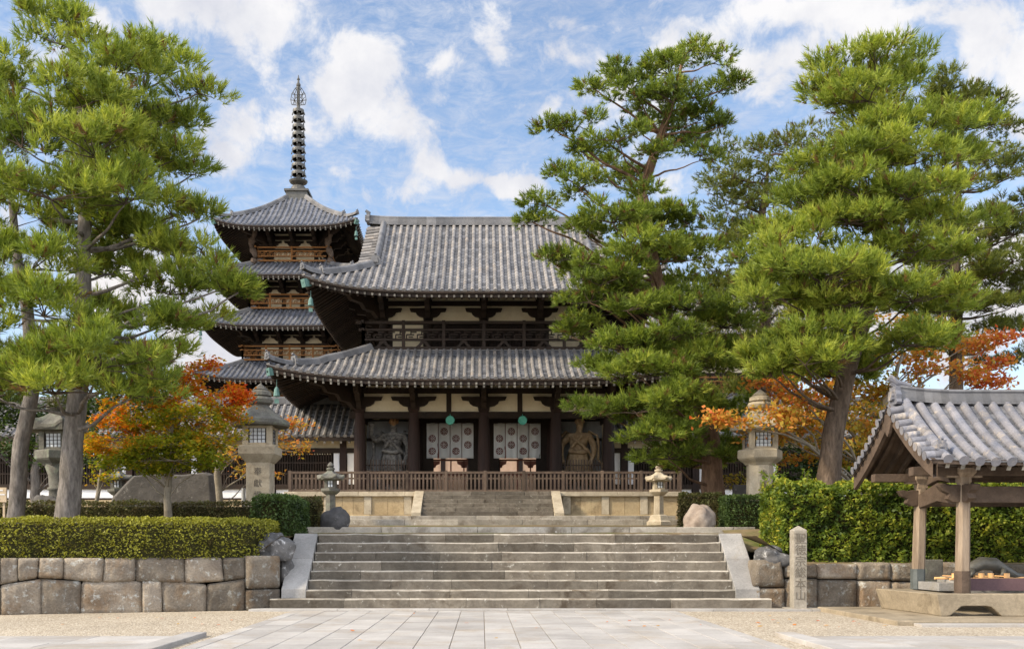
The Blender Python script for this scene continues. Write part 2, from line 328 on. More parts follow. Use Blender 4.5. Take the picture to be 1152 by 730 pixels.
def tag(o, label=None, cat=None, group=None, kind=None):
    for k, v in (('label', label), ('category', cat), ('group', group), ('kind', kind)):
        if v: o[k] = v
    return o
def thing(name, label, cat, loc, group=None):
    o = bpy.data.objects.new(name, None); COL.objects.link(o); o.location = loc; o.empty_display_size = .3
    ORG[o.name] = Vector(loc); return tag(o, label, cat, group)
def dup(root, loc, rotz=0.0, label=None, scale=None):
    def rec(o, par):
        c = o.copy(); COL.objects.link(c); c.parent = par
        for ch in o.children: rec(ch, c)
        return c
    r = rec(root, None); r.location = loc; r.rotation_euler = (0, 0, rotz)
    if scale: r.scale = (scale,) * 3
    if label: r['label'] = label
    return r
def structure(mb, name, m, **kw):
    return tag(mb.build(name, m, **kw), kind='structure')
def tagged(mb, name, m, label, cat, group=None, **kw):
    return tag(mb.build(name, m, **kw), label, cat, group)
def quads_mesh(name, P, tint, mats, parent, nper):
    """P (n*nper,3) vertices, nper verts a face, tint per face"""
    n = len(P) // nper; off = np.array(ORG.get(parent.name, Vector())) if parent else np.zeros(3)
    me = bpy.data.meshes.new(name); me.vertices.add(n * nper); me.vertices.foreach_set('co', (P - off).astype(np.float32).ravel())
    me.loops.add(n * nper); me.loops.foreach_set('vertex_index', np.arange(n * nper, dtype=np.int32))
    me.polygons.add(n); me.polygons.foreach_set('loop_start', np.arange(0, n * nper, nper, dtype=np.int32))
    me.polygons.foreach_set('loop_total', np.full(n, nper, dtype=np.int32))
    me.update(calc_edges=True)
    a = me.attributes.new('tint', 'FLOAT', 'FACE'); a.data.foreach_set('value', np.clip(tint, 0, 1).astype(np.float32))
    me.materials.append(mats)
    o = bpy.data.objects.new(name, me); COL.objects.link(o)
    if parent: o.parent = parent
    return o
# ------------------------------------------------------------------ the ground
g = MB(); g.add([(-700, -60, 0), (700, -60, 0), (700, 1500, 0), (-700, 1500, 0)], [(0, 1, 2, 3)], .5)
structure(g, 'gravel_ground', MT['gravel'])

def hgt(x, y):
    tail = [(27.1, 2.05), (42, 2.5), (46, 2.6), (48.5, 3.3), (60, 3.75), (420, 3.8)]
    if x < -4.9: ys = [(WL(x) + .1, 1.20), (WL(x) + 1.2, 1.28)] + tail
    elif x > 6.75: ys = [(23.5, 1.08), (24.3, 1.20), (25.8, 1.6)] + tail
    else: ys = [(26.9, 1.80)] + tail
    if y <= ys[0][0]: return ys[0][1]
    for (a, p), (b, q) in zip(ys, ys[1:]):
        if y <= b: return p + (q - p) * (y - a) / (b - a)
    return ys[-1][1]
def terrain(mb, xs, ys):
    V = []; Fc = []
    for y in ys:
        for x in xs:
            V.append((x, y, hgt(x, y) + .035 * (noise.noise(Vector((x * .7, y * .7, 3))))))
    n = len(xs)
    for j in range(len(ys) - 1):
        for i in range(n - 1): Fc.append((j * n + i, j * n + i + 1, (j + 1) * n + i + 1, (j + 1) * n + i))
    mb.add(V, Fc, .5)
WL = lambda x: 23.32 + (x + 4.9) * .30 if x > -10.9 else 21.52      # face of the left wall
g = MB()
def lin(a, b, n): return [a + (b - a) * i / n for i in range(n + 1)]
V = []; Fc = []; xs_ = lin(-60, -4.9, 70)
for x in xs_:
    for j in range(7):
        y = WL(x) + .12 + (25 - WL(x) - .12) * j / 6; V.append((x, y, hgt(x, y) + .02 * noise.noise(Vector((x, y, 0)))))
for i in range(70):
    for j in range(6): Fc.append((i * 7 + j, (i + 1) * 7 + j, (i + 1) * 7 + j + 1, i * 7 + j + 1))
g.add(V, Fc, .5)
terrain(g, lin(6.75, 60, 50), lin(23.6, 25, 3))
terrain(g, lin(-60, -4.9, 60), lin(25, 27, 4)); terrain(g, lin(6.76, 60, 60), lin(25, 27, 4)); terrain(g, lin(-4.9, 6.74, 14), lin(25, 27, 3)); terrain(g, lin(-60, 60, 100), lin(27.05, 48.6, 22)); terrain(g, lin(-160, 160, 40), [48.6, 60, 120, 420])
structure(g, 'terrace_ground', MT['earth'])

# paved path: slabs over a sheet of joint dirt
PX0, PX1 = -4.45, 4.55
jt = MB(); jt.box(PX0 - .02, PX1 + .02, -12, 22.62, -.05, .008, .5); structure(jt, 'path_joint_bed', MT['joint'])
pv = MB(); nx = 16; pw = (PX1 - PX0 - .5) / nx
for i in range(-1, nx + 1):
    if i == -1: xa, xb = PX0, PX0 + .25
    elif i == nx: xa, xb = PX1 - .25, PX1
    else: xa, xb = PX0 + .25 + i * pw, PX0 + .25 + (i + 1) * pw
    y = -12.0 + random.random()
    while y < 22.6:
        L = random.uniform(.8, 1.25) if 0 <= i < nx else random.uniform(1.4, 2.2)
        ye = min(22.6, y + L)
        if 22.6 - ye < .3: ye = 22.6
        pv.box(xa + .006, xb - .006, y + .005, ye - .005, -.05, .022 + random.uniform(-.003, .003)); y = ye
structure(pv, 'paved_path', MT['pave'], bevel=.006)
cp = MB()
for sx in (-1, 1):
    x_in = -5.05 if sx < 0 else 5.35
    for r_ in range(24):
        y0 = 16.2 - r_ * .62; x = x_in
        while abs(x) < 32:
            L = random.uniform(1.1, 1.7); x2 = x + sx * L
            cp.box(min(x, x2) + .006, max(x, x2) - .006, y0 - .615, y0 - .006, -.05, .018 + random.uniform(-.003, .003)); x = x2
structure(cp, 'cross_path', MT['pave'], bevel=.005)
kb = MB()
for sx in (-1, 1):
    xa = -5.02 if sx < 0 else 4.98
    y = 16.35
    while y > -8:
        kb.box(xa, xa + .34 if sx > 0 else xa + .34, y - 1.6, y - .012, -.05, .075); y -= 1.6
structure(kb, 'path_kerb', MT['pave'], bevel=.012)

# ------------------------------------------------------------------ lower stairs
STX = .88
ls = thing('stone_stairs', 'wide lower flight of weathered stone steps rising from the paved path', 'stairs', (STX, 23.1, 0))
zs = [.28, .483, .712, .935, 1.164, 1.398, 1.637, 1.862]
ext = [(-5.11, 6.98), (-4.86, 6.82)]
for i in range(8):
    y0 = 23.1 + .27 * i; zt = zs[i]; zb = 0 if i == 0 else zs[i - 1] - .03
    if i < 2: xa, xb = ext[i]
    else:
        f = (i - 2) / 5; xa = -4.27 + f * .02; xb = 6.16 - f * .02
    s = MB(); x = xa; rng = random.Random(40 + i)
    while x < xb - .01:
        x2 = x + rng.uniform(1.2, 2.5)
        if xb - x2 < .8: x2 = xb
        d = rng.uniform(-.006, .006)
        # blocks with a slightly worn, uneven front edge
        nseg = max(2, int((x2 - x) / .3)); V = []; Fc = []
        for k in range(nseg + 1):
            xx = x + .004 + (x2 - x - .008) * k / nseg
            wv = .028 * noise.noise(Vector((xx * 1.3, i * 5.1, 0))); wz = .022 * noise.noise(Vector((xx * 1.7, i * 3.3, 7)))
            V += [(xx, y0 + d + wv, zb), (xx, y0 + d + wv, zt - .03 + wz), (xx, y0 + d + wv + .03, zt + wz), (xx, y0 + .40, zt)]
        for k in range(nseg):
            a = k * 4; b = a + 4
            Fc += [(a + 1, b + 1, b + 2, a + 2), (a + 2, b + 2, b + 3, a + 3)]
        e = nseg * 4; Fc += [(0, 1, 2, 3), (e, e + 3, e + 2, e + 1)]; tt_ = rng.random()
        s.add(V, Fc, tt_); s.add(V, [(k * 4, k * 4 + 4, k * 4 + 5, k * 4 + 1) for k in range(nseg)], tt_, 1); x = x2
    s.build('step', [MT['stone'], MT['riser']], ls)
for sx in (-1, 1):
    c = MB()
    xi = -4.28 if sx < 0 else 6.17; xo = xi + sx * .60
    yb, yt, zb, zt = 23.36, 25.05, .50, 1.88
    for (fa, fb) in ((0, .53), (.535, 1)):
        ya, ye = yb + (yt - yb) * fa, yb + (yt - yb) * fb; za, ze = zb + (zt - zb) * fa, zb + (zt - zb) * fb
        x0, x1 = min(xi, xo), max(xi, xo)
        V = [(x0, ya, za), (x1, ya, za), (x1, ye, ze), (x0, ye, ze), (x0, ya, za - .5), (x1, ya, za - .5), (x1, ye, za - .5), (x0, ye, za - .5)]
        c.add(V, [(0, 1, 2, 3), (4, 7, 6, 5), (0, 4, 5, 1), (1, 5, 6, 2), (2, 6, 7, 3), (3, 7, 4, 0)])
    c.build('cheek_slab', MT['cheek'], ls, bevel=.015)
b = MB()
x = ax(282, 22.9)
while x < 8.0:
    x2 = min(8.1, x + random.uniform(1.8, 2.6)); b.box(x + .004, x2 - .004, 22.66, 23.098, -.05, .052); x = x2
b.build('foot_slab', MT['pave'], ls, bevel=.01)
lp = MB(); y = 25.0
lp.box(-4.9, 6.8, 25.35, 27.0, 1.5, 1.858, .5)
structure(lp, 'stair_landing', MT['stone'])
u = MB(); x = -5.3; rng = random.Random(5)
while x < 7.7:
    x2 = min(7.7, x + rng.uniform(1.6, 3.0)); u.box(x + .004, x2 - .004, 27.0, 27.5, 1.7, 2.085, rng.random()); x = x2
tagged(u, 'landing_step', MT['stone'], 'single long stone step above the lower stairs between the two boulders', 'step', bevel=.02)

# ------------------------------------------------------------------ retaining walls of fitted boulders
def fitted_stone(mb, q, depth, bulge, seed):
    """q: four corners (x,y,z) bl, br, tr, tl on the wall face (-Y side)"""
    q = [Vector(p) for p in q]; nx, nz = 12, 9; V = []; Fc = []; rnd = random.Random(seed)
    nrm = (q[1] - q[0]).cross(q[3] - q[0]).normalized()
    if nrm.y > 0: nrm = -nrm
    jit = [rnd.uniform(-.02, .02) for _ in range(4)]
    for j in range(nz + 1):
        for i in range(nx + 1):
            a, b = i / nx, j / nz
            p = q[0] * (1 - a) * (1 - b) + q[1] * a * (1 - b) + q[2] * a * b + q[3] * (1 - a) * b
            ea = min(a, 1 - a); eb = min(b, 1 - b); wx = (q[1] - q[0]).length; wz = (q[3] - q[0]).length
            e = min(ea * wx, eb * wz); prof_ = min(1, e / .035) ** .5
            c = q[0] * .25 + q[1] * .25 + q[2] * .25 + q[3] * .25
            if ea < .01 and eb < .01: p = p + (c - p).normalized() * rnd.uniform(.005, .035)
            nn = noise.noise(Vector((p.x * 2.3, p.z * 2.3, seed * 3.7))) * .06 + abs(noise.noise(Vector((p.x * 5, p.z * 5, seed)))) * .05 + noise.noise(Vector((p.x * 13, p.z * 13, seed))) * .018
            V.append(p + nrm * (bulge * prof_ + nn * prof_ - (.035 if e < .005 else 0)))
    n = nx + 1
    for j in range(nz):
        for i in range(nx): Fc.append((j * n + i, j * n + i + 1, (j + 1) * n + i + 1, (j + 1) * n + i))
    ring = [i for i in range(n)] + [j * n + nx for j in range(1, nz + 1)] + [nz * n + i for i in range(nx - 1, -1, -1)] + [j * n for j in range(nz - 1, 0, -1)]
    m = len(V)
    for i in ring: V.append(V[i] - nrm * depth)
    for k in range(len(ring)):
        k2 = (k + 1) % len(ring); Fc.append((ring[k], m + k, m + k2, ring[k2]))
    mb.add(V, Fc, rnd.random())
w = MB(); sid = 0
up = [-60, 0, 20, 42, 71, 115, 152, 208, 252, 276]; lo = [-60, 0, 46, 90, 160, 183, 232, 276]
def lw(px, z):                      # point on the left wall's face from a photo column
    Y = 21.5 + (23.25 - 21.5) * px / 318.0; return (ax(px, Y), Y, z)
mid = lambda px: .70 + .05 * math.sin(px * .05) + (.10 if 30 < px < 95 else 0) + .09 * noise.noise(Vector((px * .03, 4.2, 0)))
skw = lambda px, row: 7 * noise.noise(Vector((px * .37, row * 9.1, 2.0)))
g_ = .35
for row, cols in ((0, lo), (1, up)):
    for c0, c1 in zip(cols, cols[1:]):
        a, b_ = c0 + g_ / 2, c1 - g_ / 2
        if row == 0: q = [lw(a, -.06), lw(b_, -.06), lw(b_ + skw(c1, 0), mid(c1) - .004), lw(a + skw(c0, 0), mid(c0) - .004)]
        else: q = [lw(a, mid(c0) + .004), lw(b_, mid(c1) + .004), lw(b_ + skw(c1, 1) * (c1 < 270), 1.27), lw(a + skw(c0, 1), 1.27)]
        sid += 1; fitted_stone(w, q, .5, .02, sid)
for (z0, z1) in ((-.02, .50), (.525, 1.31)):
    Y = 23.36; sid += 1
    fitted_stone(w, [(ax(277.5, 22.95), 22.95, z0), (-4.90, Y, z0), (-4.90, Y, z1), (ax(277.5, 22.95), 22.95, z1)], .8, .03, sid)
x = -11.81
for k in range(9):
    for z0, z1 in ((-.06, .68), (.70, 1.27)):
        sid += 1; x2 = x - random.uniform(1.0, 1.7); fitted_stone(w, [(x2 + .01, 21.15, z0), (x - .01, 21.15, z0), (x - .01, 21.15, z1), (x2 + .01, 21.15, z1)], .5, .05, sid)
    x = x2
w.box(-60, -5.4, 23.9, 24.0, -.1, 1.1, .2)
tagged(w, 'boulder_wall', MT['wallstone'], 'low retaining wall of large fitted boulders below the clipped olive hedge', 'stone wall', smooth=True)
w = MB()
YR = 23.42
cols = [847.5, 884, 920, 965, 1003, 1040, 1078, 1118, 1160, 1210, 1260, 1320]
for k, (c0, c1) in enumerate(zip(cols, cols[1:])):
    a, b_ = ax(c0, YR) + .004, ax(c1, YR) - .004; sid += 1
    zt = 1.13 + random.uniform(-.04, .05)
    if k == 0:
        fitted_stone(w, [(a, YR, -.05), (b_, YR, -.05), (b_, YR, .52), (a, YR, .52)], .6, .05, 300)
        fitted_stone(w, [(a - .02, YR, .54), (b_, YR, .54), (b_ - .1, YR, 1.22), (a + .05, YR, 1.20)], .6, .05, 301)
    else:
        zm = .72 + random.uniform(-.05, .05)
        fitted_stone(w, [(a, YR, -.05), (b_, YR, -.05), (b_, YR, zm - .012), (a, YR, zm - .012)], .6, .05, sid)
        fitted_stone(w, [(a, YR, zm + .012), (b_, YR, zm + .012), (b_, YR, zt), (a, YR, zt)], .6, .04, sid + 400)
tagged(w, 'boulder_wall', MT['wallstone'], 'mossy retaining wall of old boulders under the tall leafy hedge', 'stone wall', smooth=True)

# ------------------------------------------------------------------ tiled roof library
def disc(mb, c, nrm, r, tint, n=8, mi=0):
    nrm = nrm.normalized(); a = nrm.cross(Vector((0, 0, 1))); a = a.normalized() if a.length > .01 else Vector((1, 0, 0)); b = nrm.cross(a)
    mb.add([c + a * math.cos(2 * math.pi * k / n) * r + b * math.sin(2 * math.pi * k / n) * r for k in range(n)], [tuple(range(n))], tint, mi)
def rib(mb, pts, r, side, seg=5, cap=True, tint0=None, jitter=0.0, taper=.88):
    side = Vector(side)
    for j in range(len(pts) - 1):
        pa, pb = pts[j], pts[j + 1]; d = (pb - pa)
        if d.length < 1e-5: continue
        d.normalize(); nr = side.cross(d); nr = nr if nr.z > 0 else -nr; nr.normalize()
        off = side * random.uniform(-jitter, jitter)
        V = []
        for p, rr in ((pa, r * taper), (pb, r)):
            for k in range(seg + 1):
                th = math.pi * (k / seg) * 1.1 - .16
                V.append(p + off + side * (math.cos(th) * rr) + nr * (math.sin(th) * rr + .01))
        n = seg + 1; t_ = random.random() if tint0 is None else min(1, max(0, tint0 + random.uniform(-.25, .25)))
        mb.add(V, [(k, k + 1, n + k + 1, n + k) for k in range(seg)] + [tuple(range(n, 2 * n))], t_)
    if cap: disc(mb, pts[-1] + (pts[-1] - pts[-2]).normalized() * .012 + nr * r * .12, (pts[-1] - pts[-2]), r * 1.05, random.uniform(.4, .8))
def lay_tiles(mb, P, xs, vs0, nrow, r, side, seg=5, lift=.035, ends=True, vend=1.0, taper=.88, ribn=None, jit=.06):
    for x in xs:
        v0 = vs0(x)
        if v0 > .97: continue
        n = max(1, round((ribn or nrow) * (1 - v0))); tt = random.uniform(.25, .75)
        rib(mb, [P(x, v0 + (vend - v0) * j / n) for j in range(n + 1)], r, side, seg, tint0=tt, jitter=r * jit, taper=taper)
    for x0, x1 in zip(xs, xs[1:]):
        a, b = vs0(x0), vs0(x1)
        if min(a, b) > .985: continue
        for j in range(nrow):
            va, vb = vend * j / nrow, vend * (j + 1) / nrow
            if vb <= min(a, b): continue
            A, B, C, D = P(x0, max(va, a)), P(x1, max(va, b)), P(x1, max(vb, b)), P(x0, max(vb, a))
            up_ = Vector((0, 0, lift)); t_ = random.random()
            mb.add([A, B, C + up_, D + up_, C, D], [(0, 1, 2, 3), (3, 2, 4, 5)], t_, 1)
def strip(mb, P, xs, va, vb, da, db, nv=1, tint=.4, mi=0):
    """surface under P between v=va and v=vb dropped by da..db"""
    V = []; Fc = []; n = nv + 1
    for x in xs:
        for j in range(n):
            f = j / nv; v = va(x) + (vb - va(x)) * f; p = P(x, v); V.append((p.x, p.y, p.z - da - (db - da) * f))
    for i in range(len(xs) - 1):
        for j in range(nv): Fc.append((i * n + j, (i + 1) * n + j, (i + 1) * n + j + 1, i * n + j + 1))
    mb.add(V, Fc, tint, mi)
def fascia(mb, P, xs, d0, d1, v=1.0, inset=0, tint=.4):
    V = []
    for x in xs:
        p = P(x, v); V += [(p.x, p.y, p.z - d0), (p.x, p.y, p.z - d1)]
    mb.add(V, [(2 * i, 2 * i + 1, 2 * i + 3, 2 * i + 2) for i in range(len(xs) - 1)], tint)
def ridge(mb, pts, w, h, tint=.5, layers=3):
    prof_ = []
    for k in range(layers):
        ww = w * (1 - .12 * k); z0, z1 = h * .72 * k / layers, h * .72 * (k + 1) / layers
        prof_ += [(-ww, z0), (-ww, z1 - h * .03), (-ww * .84, z1 - h * .03), (-ww * .84, z1)]
    top = [(w * .55 * math.cos(a), h * .72 + h * .28 * math.sin(a)) for a in (math.pi * .85, math.pi * .65, math.pi * .5, math.pi * .35, math.pi * .15)]
    prof_ = prof_ + top + [(-a, b) for a, b in prof_[::-1]]
    n = len(prof_); V = []
    for i, p in enumerate(pts):
        d = pts[min(i + 1, len(pts) - 1)] - pts[max(0, i - 1)]; s_ = Vector((d.y, -d.x, 0)).normalized(); up_ = s_.cross(d).normalized()
        if up_.z < 0: up_ = -up_
        V += [p + s_ * a + up_ * b for a, b in prof_]
    for i in range(len(pts) - 1):
        fs = [(k, k + 1, n + k + 1, n + k) for k in range(n - 1)]
        mb.add(V[i * n:(i + 2) * n], fs, min(1, max(0, tint + random.uniform(-.3, .3))))
    mb.add(V[:n], [tuple(range(n))], tint); mb.add(V[-n:], [tuple(range(n))[::-1]], tint)
def onigawara(mb, c, d, s, tint=.5):
    """demon-tile end plate facing direction d (horizontal), size s"""
    d = Vector((d[0], d[1], 0)).normalized(); u = Vector((d.y, -d.x, 0))
    out = [(-.5, 0), (-.62, .12), (-.5, .3), (-.55, .55), (-.38, .8), (-.42, 1.05), (-.2, 1.0), (0, 1.15), (.2, 1.0), (.42, 1.05), (.38, .8), (.55, .55), (.5, .3), (.62, .12), (.5, 0)]
    mb.prism([(a * s, b * s) for a, b in out], c, u, (0, 0, 1), .3 * s, tint)
    mb.prism([(a * s * .5, (.25 + b * .5) * s) for a, b in out], Vector(c) + d * .2 * s, u, (0, 0, 1), .2 * s, tint * .8)
    mb.tube([Vector(c) + Vector((0, 0, 1.0 * s)) - d * .15 * s, Vector(c) + Vector((0, 0, 1.25 * s)) + d * .25 * s], .14 * s, 7, True, tint)

def hip_sides(cx, cy, a, b, ai, bi, zt, ze, lift, conc, brk=0):
    def zp(v, s): return brk * (1 - min(1, max(0, (v - .44) / .03))) * min(1, (1 - v) * 3) + zt + (ze - zt) * (v * (1 + conc) - conc * v * v) + lift * max(0, (v - .25) / .75) ** 1.6 * abs(s) ** 4
    res = []
    for k, (al, ou, ali, oui) in enumerate(((a, b, ai, bi), (b, a, bi, ai), (a, b, ai, bi), (b, a, bi, ai))):
        dx = [Vector((1, 0, 0)), Vector((0, 1, 0)), Vector((-1, 0, 0)), Vector((0, -1, 0))][k]
        do = [Vector((0, -1, 0)), Vector((1, 0, 0)), Vector((0, 1, 0)), Vector((-1, 0, 0))][k]
        def P(x, v, al=al, ou=ou, ali=ali, oui=oui, dx=dx, do=do):
            wd = ali + (al - ali) * v; s = max(-1, min(1, x / wd if wd > 1e-6 else 0))
            q = dx * x + do * (oui + (ou - oui) * v); return Vector((cx + q.x, cy + q.y, zp(v, s)))
        def v0(x, al=al, ali=ali): return max(0.0, min(1.0, (abs(x) - ali) / (al - ali)))
        res.append((P, v0, al, dx, do))
    def hip(v, sx, sy): return Vector((cx + sx * (ai + (a - ai) * v), cy + sy * (bi + (b - bi) * v), zp(v, 1)))
    return res, hip
def sym(half, step):
    n = max(1, round(2 * half / step)); return [-half + 2 * half * i / n for i in range(n + 1)]
def skirt_roof(parent, cx, cy, a, b, ai, bi, zt, ze, lift, conc, step, r, nrow, ridge_w, ridge_h, tmat, vw, seg=5, sides=(0, 1, 2, 3), rstep=.34, orn=.5, name='roof', thick=.34, brk=0):
    sd_, hip = hip_sides(cx, cy, a, b, ai, bi, zt, ze, lift, conc, brk)
    mt = MB(); mw = MB(); mr = MB()
    for k in sides:
        P, v0, al, dx, do = sd_[k]
        lay_tiles(mt, P, sym(al - r * 1.2, step), v0, nrow, r, dx, seg)
        xs = sym(al, .5)
        fascia(mw, P, xs, .0, .10); fascia(mw, P, xs, .10, thick, .985)
        strip(mw, P, xs, lambda x: v0(x) if v0(x) > vw else vw * .4 + v0(x) * .6, .985, thick + .05, thick, 4, .3)
        for x in sym(al - .12, rstep):
            s = max(v0(x), vw * .55)
            if s > .93: continue
            p0, p1 = P(x, s), P(x, .978)
            dz = Vector((0, 0, thick + .07)); mr.bar(p0 - dz, p1 - dz, .09, .11, tipmi=1)
            dz2 = Vector((0, 0, thick - .08)); p2, p3 = P(x, max(s, .80)), P(x, .997)
            mr.bar(p2 - dz2, p3 - dz2, .09, .10, tipmi=1)
    rf = mt.build(name, [tmat, MT['pan']], parent)
    mw.build('eave_board', MT['wood'], parent)
    o = mr.build('rafters', [MT['wood'], MT['tip']], parent); o['kind'] = 'stuff'
    for sx in (-1, 1):
        for sy in (-1, 1):
            if sy > 0 and 2 not in sides: continue
            mg = MB()
            pts = [hip(v, sx, sy) for v in lin(0.0, .74, 10)]
            ridge(mg, pts, ridge_w, ridge_h); onigawara(mg, pts[-1] + Vector((sx, sy, 0)).normalized() * .08, (sx, sy), orn)
            pts = [hip(v, sx, sy) for v in lin(.72, .985, 6)]
            for i, p in enumerate(pts): p.z += .16 * (i / 5) ** 2
            ridge(mg, pts, ridge_w * .8, ridge_h * .72); onigawara(mg, pts[-1] + Vector((sx, sy, 0)).normalized() * .05, (sx, sy), orn * .75)
            mg.build('corner_ridge', MT['ridge'], rf)
    # hip rafters with a bronze cap under each corner
    for sx in (-1, 1):
        for sy in (-1, 1):
            mh = MB(); p0, p1 = hip(vw * .6, sx, sy) - Vector((0, 0, thick + .12)), hip(.985, sx, sy) - Vector((0, 0, thick + .02))
            mh.bar(p0, p1, .24, .30, tipmi=1); q = p1 + (p0 - p1) * .05
            mh.bar(q, p1 + (p1 - p0) * .006, .28, .34, mi=1)
            mh.build('hip_rafter', [MT['wood'], MT['bell']], parent)
    return rf, hip, sd_

CLOUD = [(-.24, 0), (.24, 0), (.26, .20), (.46, .26), (.60, .40), (.66, .56), (.92, .60), (.98, .80), (-.98, .80), (-.92, .60), (-.66, .56), (-.60, .40), (-.46, .26), (-.26, .20)]
def cloud_bracket(name, x, yw, z, w, h, out, parent, dirx=(1, 0, 0), tri=True):
    """cloud-shaped bracket on a wall face at y=yw, plus the arm that reaches out to carry the eaves"""
    m = MB(); u = Vector(dirx); o = Vector((x, yw, z)); n = u.cross(Vector((0, 0, 1)))
    m.prism([(a * w, b * h) for a, b in CLOUD], o, u, (0, 0, 1), .22, .4)
    arm = [(-.3, .0), (.35, .05), (.5, .30), (.9, .36), (1.05, .62), (1.5, .66), (1.6, .9), (out, 1.0), (out, 1.22), (-.3, 1.22)]
    m.prism([(a, b * h / .8) for a, b in arm], o, n, (0, 0, 1), .24, .4)
    c = o + n * (out * .96); m.box(c.x - .3, c.x + .3, c.y - .14, c.y + .14, z + 1.22 * h / .8, z + 1.38 * h / .8, .4)
    m.build(name, [MT['wood']], parent)
# ------------------------------------------------------------------ the two-storey temple gate
GX, GY = .10, 50.58
def gp(y_px, Y): return az_(y_px, Y)
pl = thing('stone_platform', 'tan stone platform of framed slabs that the temple gate stands on', 'platform', (GX, 48, 2.6))
m = MB(); m.box(GX - 9.05, GX + 9.15, 44.08, 57, 2.6, 3.93, .5); m.build('slab_panel', MT['tuff'], pl)
def pans(x0, x1, n):
    for i in range(n):
        a, b = x0 + (x1 - x0) * i / n, x0 + (x1 - x0) * (i + 1) / n
        q = MB(); k = random.choice([2, 2, 3]); w_ = (b - a - .36) / k
        for j in range(k): q.box(a + .18 + j * w_ + .004, a + .18 + (j + 1) * w_ - .004, 44.03, 44.2, 3.02, 3.86)
        q.build('slab_panel', MT['tuff'], pl, bevel=.008)
        p_ = MB(); p_.box(a - .17, a + .17, 43.97, 44.2, 3.03, 3.85); p_.build('pilaster', MT['lantern'], pl, bevel=.01)
    p_ = MB(); p_.box(x1 - .17, x1 + .17, 43.97, 44.2, 3.03, 3.85); p_.build('pilaster', MT['lantern'], pl, bevel=.01)
SX0, SX1 = ax(475, 42.5), ax(622, 42.5)
pans(GX - 9.0, SX0 - .75, 3); pans(SX1 + .75, GX + 9.1, 3)
for nm, z0, z1, pr in (('cap_stone', 3.86, 4.07, .12), ('base_stone', 2.6, 3.02, .10)):
    q = MB(); x = GX - 9.15
    while x < GX + 9.25:
        x2 = min(GX + 9.27, x + random.uniform(1.5, 2.4))
        q.box(x + .003, x2 - .003, 44 - pr, 57.1, z0, z1); x = x2
    q.build(nm, MT['lantern'] if z0 > 3 else MT['tuff'], pl, bevel=.012)
st = thing('stone_stairs', 'upper flight of worn stone steps between sloping side stones leading to the gate', 'stairs', ((SX0 + SX1) / 2, 42, 2.6))
for i in range(6):
    s = MB(); x = SX0; y0 = 41.75 + i * .36; zt = 2.88 + (i + 1) * .197
    while x < SX1:
        x2 = x + random.uniform(1.2, 2.4); x2 = SX1 if SX1 - x2 < .7 else x2
        s.box(x + .004, x2 - .004, y0 + random.uniform(-.01, .01), 43.9, 2.7 if i == 0 else zt - .22, zt); x = x2
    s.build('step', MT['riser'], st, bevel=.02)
for xa, xb in ((SX0 - .42, SX0 - .003), (SX1 + .003, SX1 + .42)):
    c = MB(); c.prism([(41.45, 2.86), (44.0, 2.86), (44.0, 4.05), (43.75, 4.09), (41.45, 3.02)], ((xa + xb) / 2, 0, 0), (0, 1, 0), (0, 0, 1), xb - xa)
    c.build('side_stone', MT['lantern'], st, bevel=.015)
for i, (y0, zt, xa, xb) in enumerate(((40.6, 2.70, ax(384, 40.6), ax(768, 40.6)), (41.0, 2.87, ax(392, 41), ax(760, 41)))):
    s = MB(); x = xa
    while x < xb:
        x2 = x + random.uniform(1.6, 2.8); x2 = xb if xb - x2 < .9 else x2
        s.box(x + .004, x2 - .004, y0, 43.95, 2.3, zt); x = x2
    s.build('step', MT['stone'], st, bevel=.02)

# railing along the platform edge
fr = thing('wooden_railing', 'weathered wooden picket railing closing the platform edge in front of the gate', 'railing', (GX, 44.3, 4.07))
RX0, RX1 = GX - 8.95, GX + 9.05
for z, h, w_ in ((4.14, .09, .09), (4.70, .07, .05), (4.97, .10, .12)):
    q = MB(); q.box(RX0, RX1, 44.3 - w_ / 2, 44.3 + w_ / 2, z - h / 2, z + h / 2, .6); q.build('rail', MT['rail'], fr)
post0 = None; n = 10
for i in range(n + 1):
    x = RX0 + (RX1 - RX0) * i / n
    q = MB(); q.box(x - .065, x + .065, 44.235, 44.365, 4.07, 5.06); q.build('post', MT['rail'], fr)
bal = None; NB = 98
for i in range(NB):
    x = RX0 + (RX1 - RX0) * (i + .5) / NB
    if bal is None:
        q = MB(); q.box(x - .042, x + .042, 44.262, 44.338, 4.18, 4.93, .5); bal = q.build('baluster', MT['rail'], fr); bx = x
    else:
        c = bal.copy(); COL.objects.link(c); c.location.x += x - bx

gate = thing('temple_gate', 'two-storey dark timber temple gate with grey tiled roofs above the platform', 'gate', (GX, GY, 4.07))
CXS = [-5.98, -3.38, 0.0, 3.48, 6.02]
YF = 46.35
rows = [YF, YF + 2.85, YF + 5.65, YF + 8.45]
ZC = 8.08
def column(x, y, r, z0, z1, name='column'):
    q = MB(); h = z1 - z0
    q.lathe([(r * .93, 0), (r * 1.0, h * .3), (r * .96, h * .6), (r * .80, h)], (x, y, z0), 16)
    q.lathe([(r * .85, 0), (r * 1.3, .16), (r * 1.3, .30)], (x, y, z1 - .02), 4, math.pi / 4)
    q.build(name, MT['redwood'], gate, smooth=False)
for j, y in enumerate(rows):
    for x in CXS:
        column(GX + x, y, .30, 4.07, 8.0)
def beam(x0, x1, y0, y1, z0, z1, name='beam', m_='wood'):
    q = MB(); q.box(x0, x1, y0, y1, z0, z1, .4); return q.build(name, MT[m_], gate)
x0, x1 = GX + CXS[0], GX + CXS[-1]
for y in rows:
    beam(x0 - .5, x1 + .5, y - .13, y + .13, 7.74, 8.05)
    beam(x0 - .5, x1 + .5, y - .16, y + .16, 8.93, 9.17)
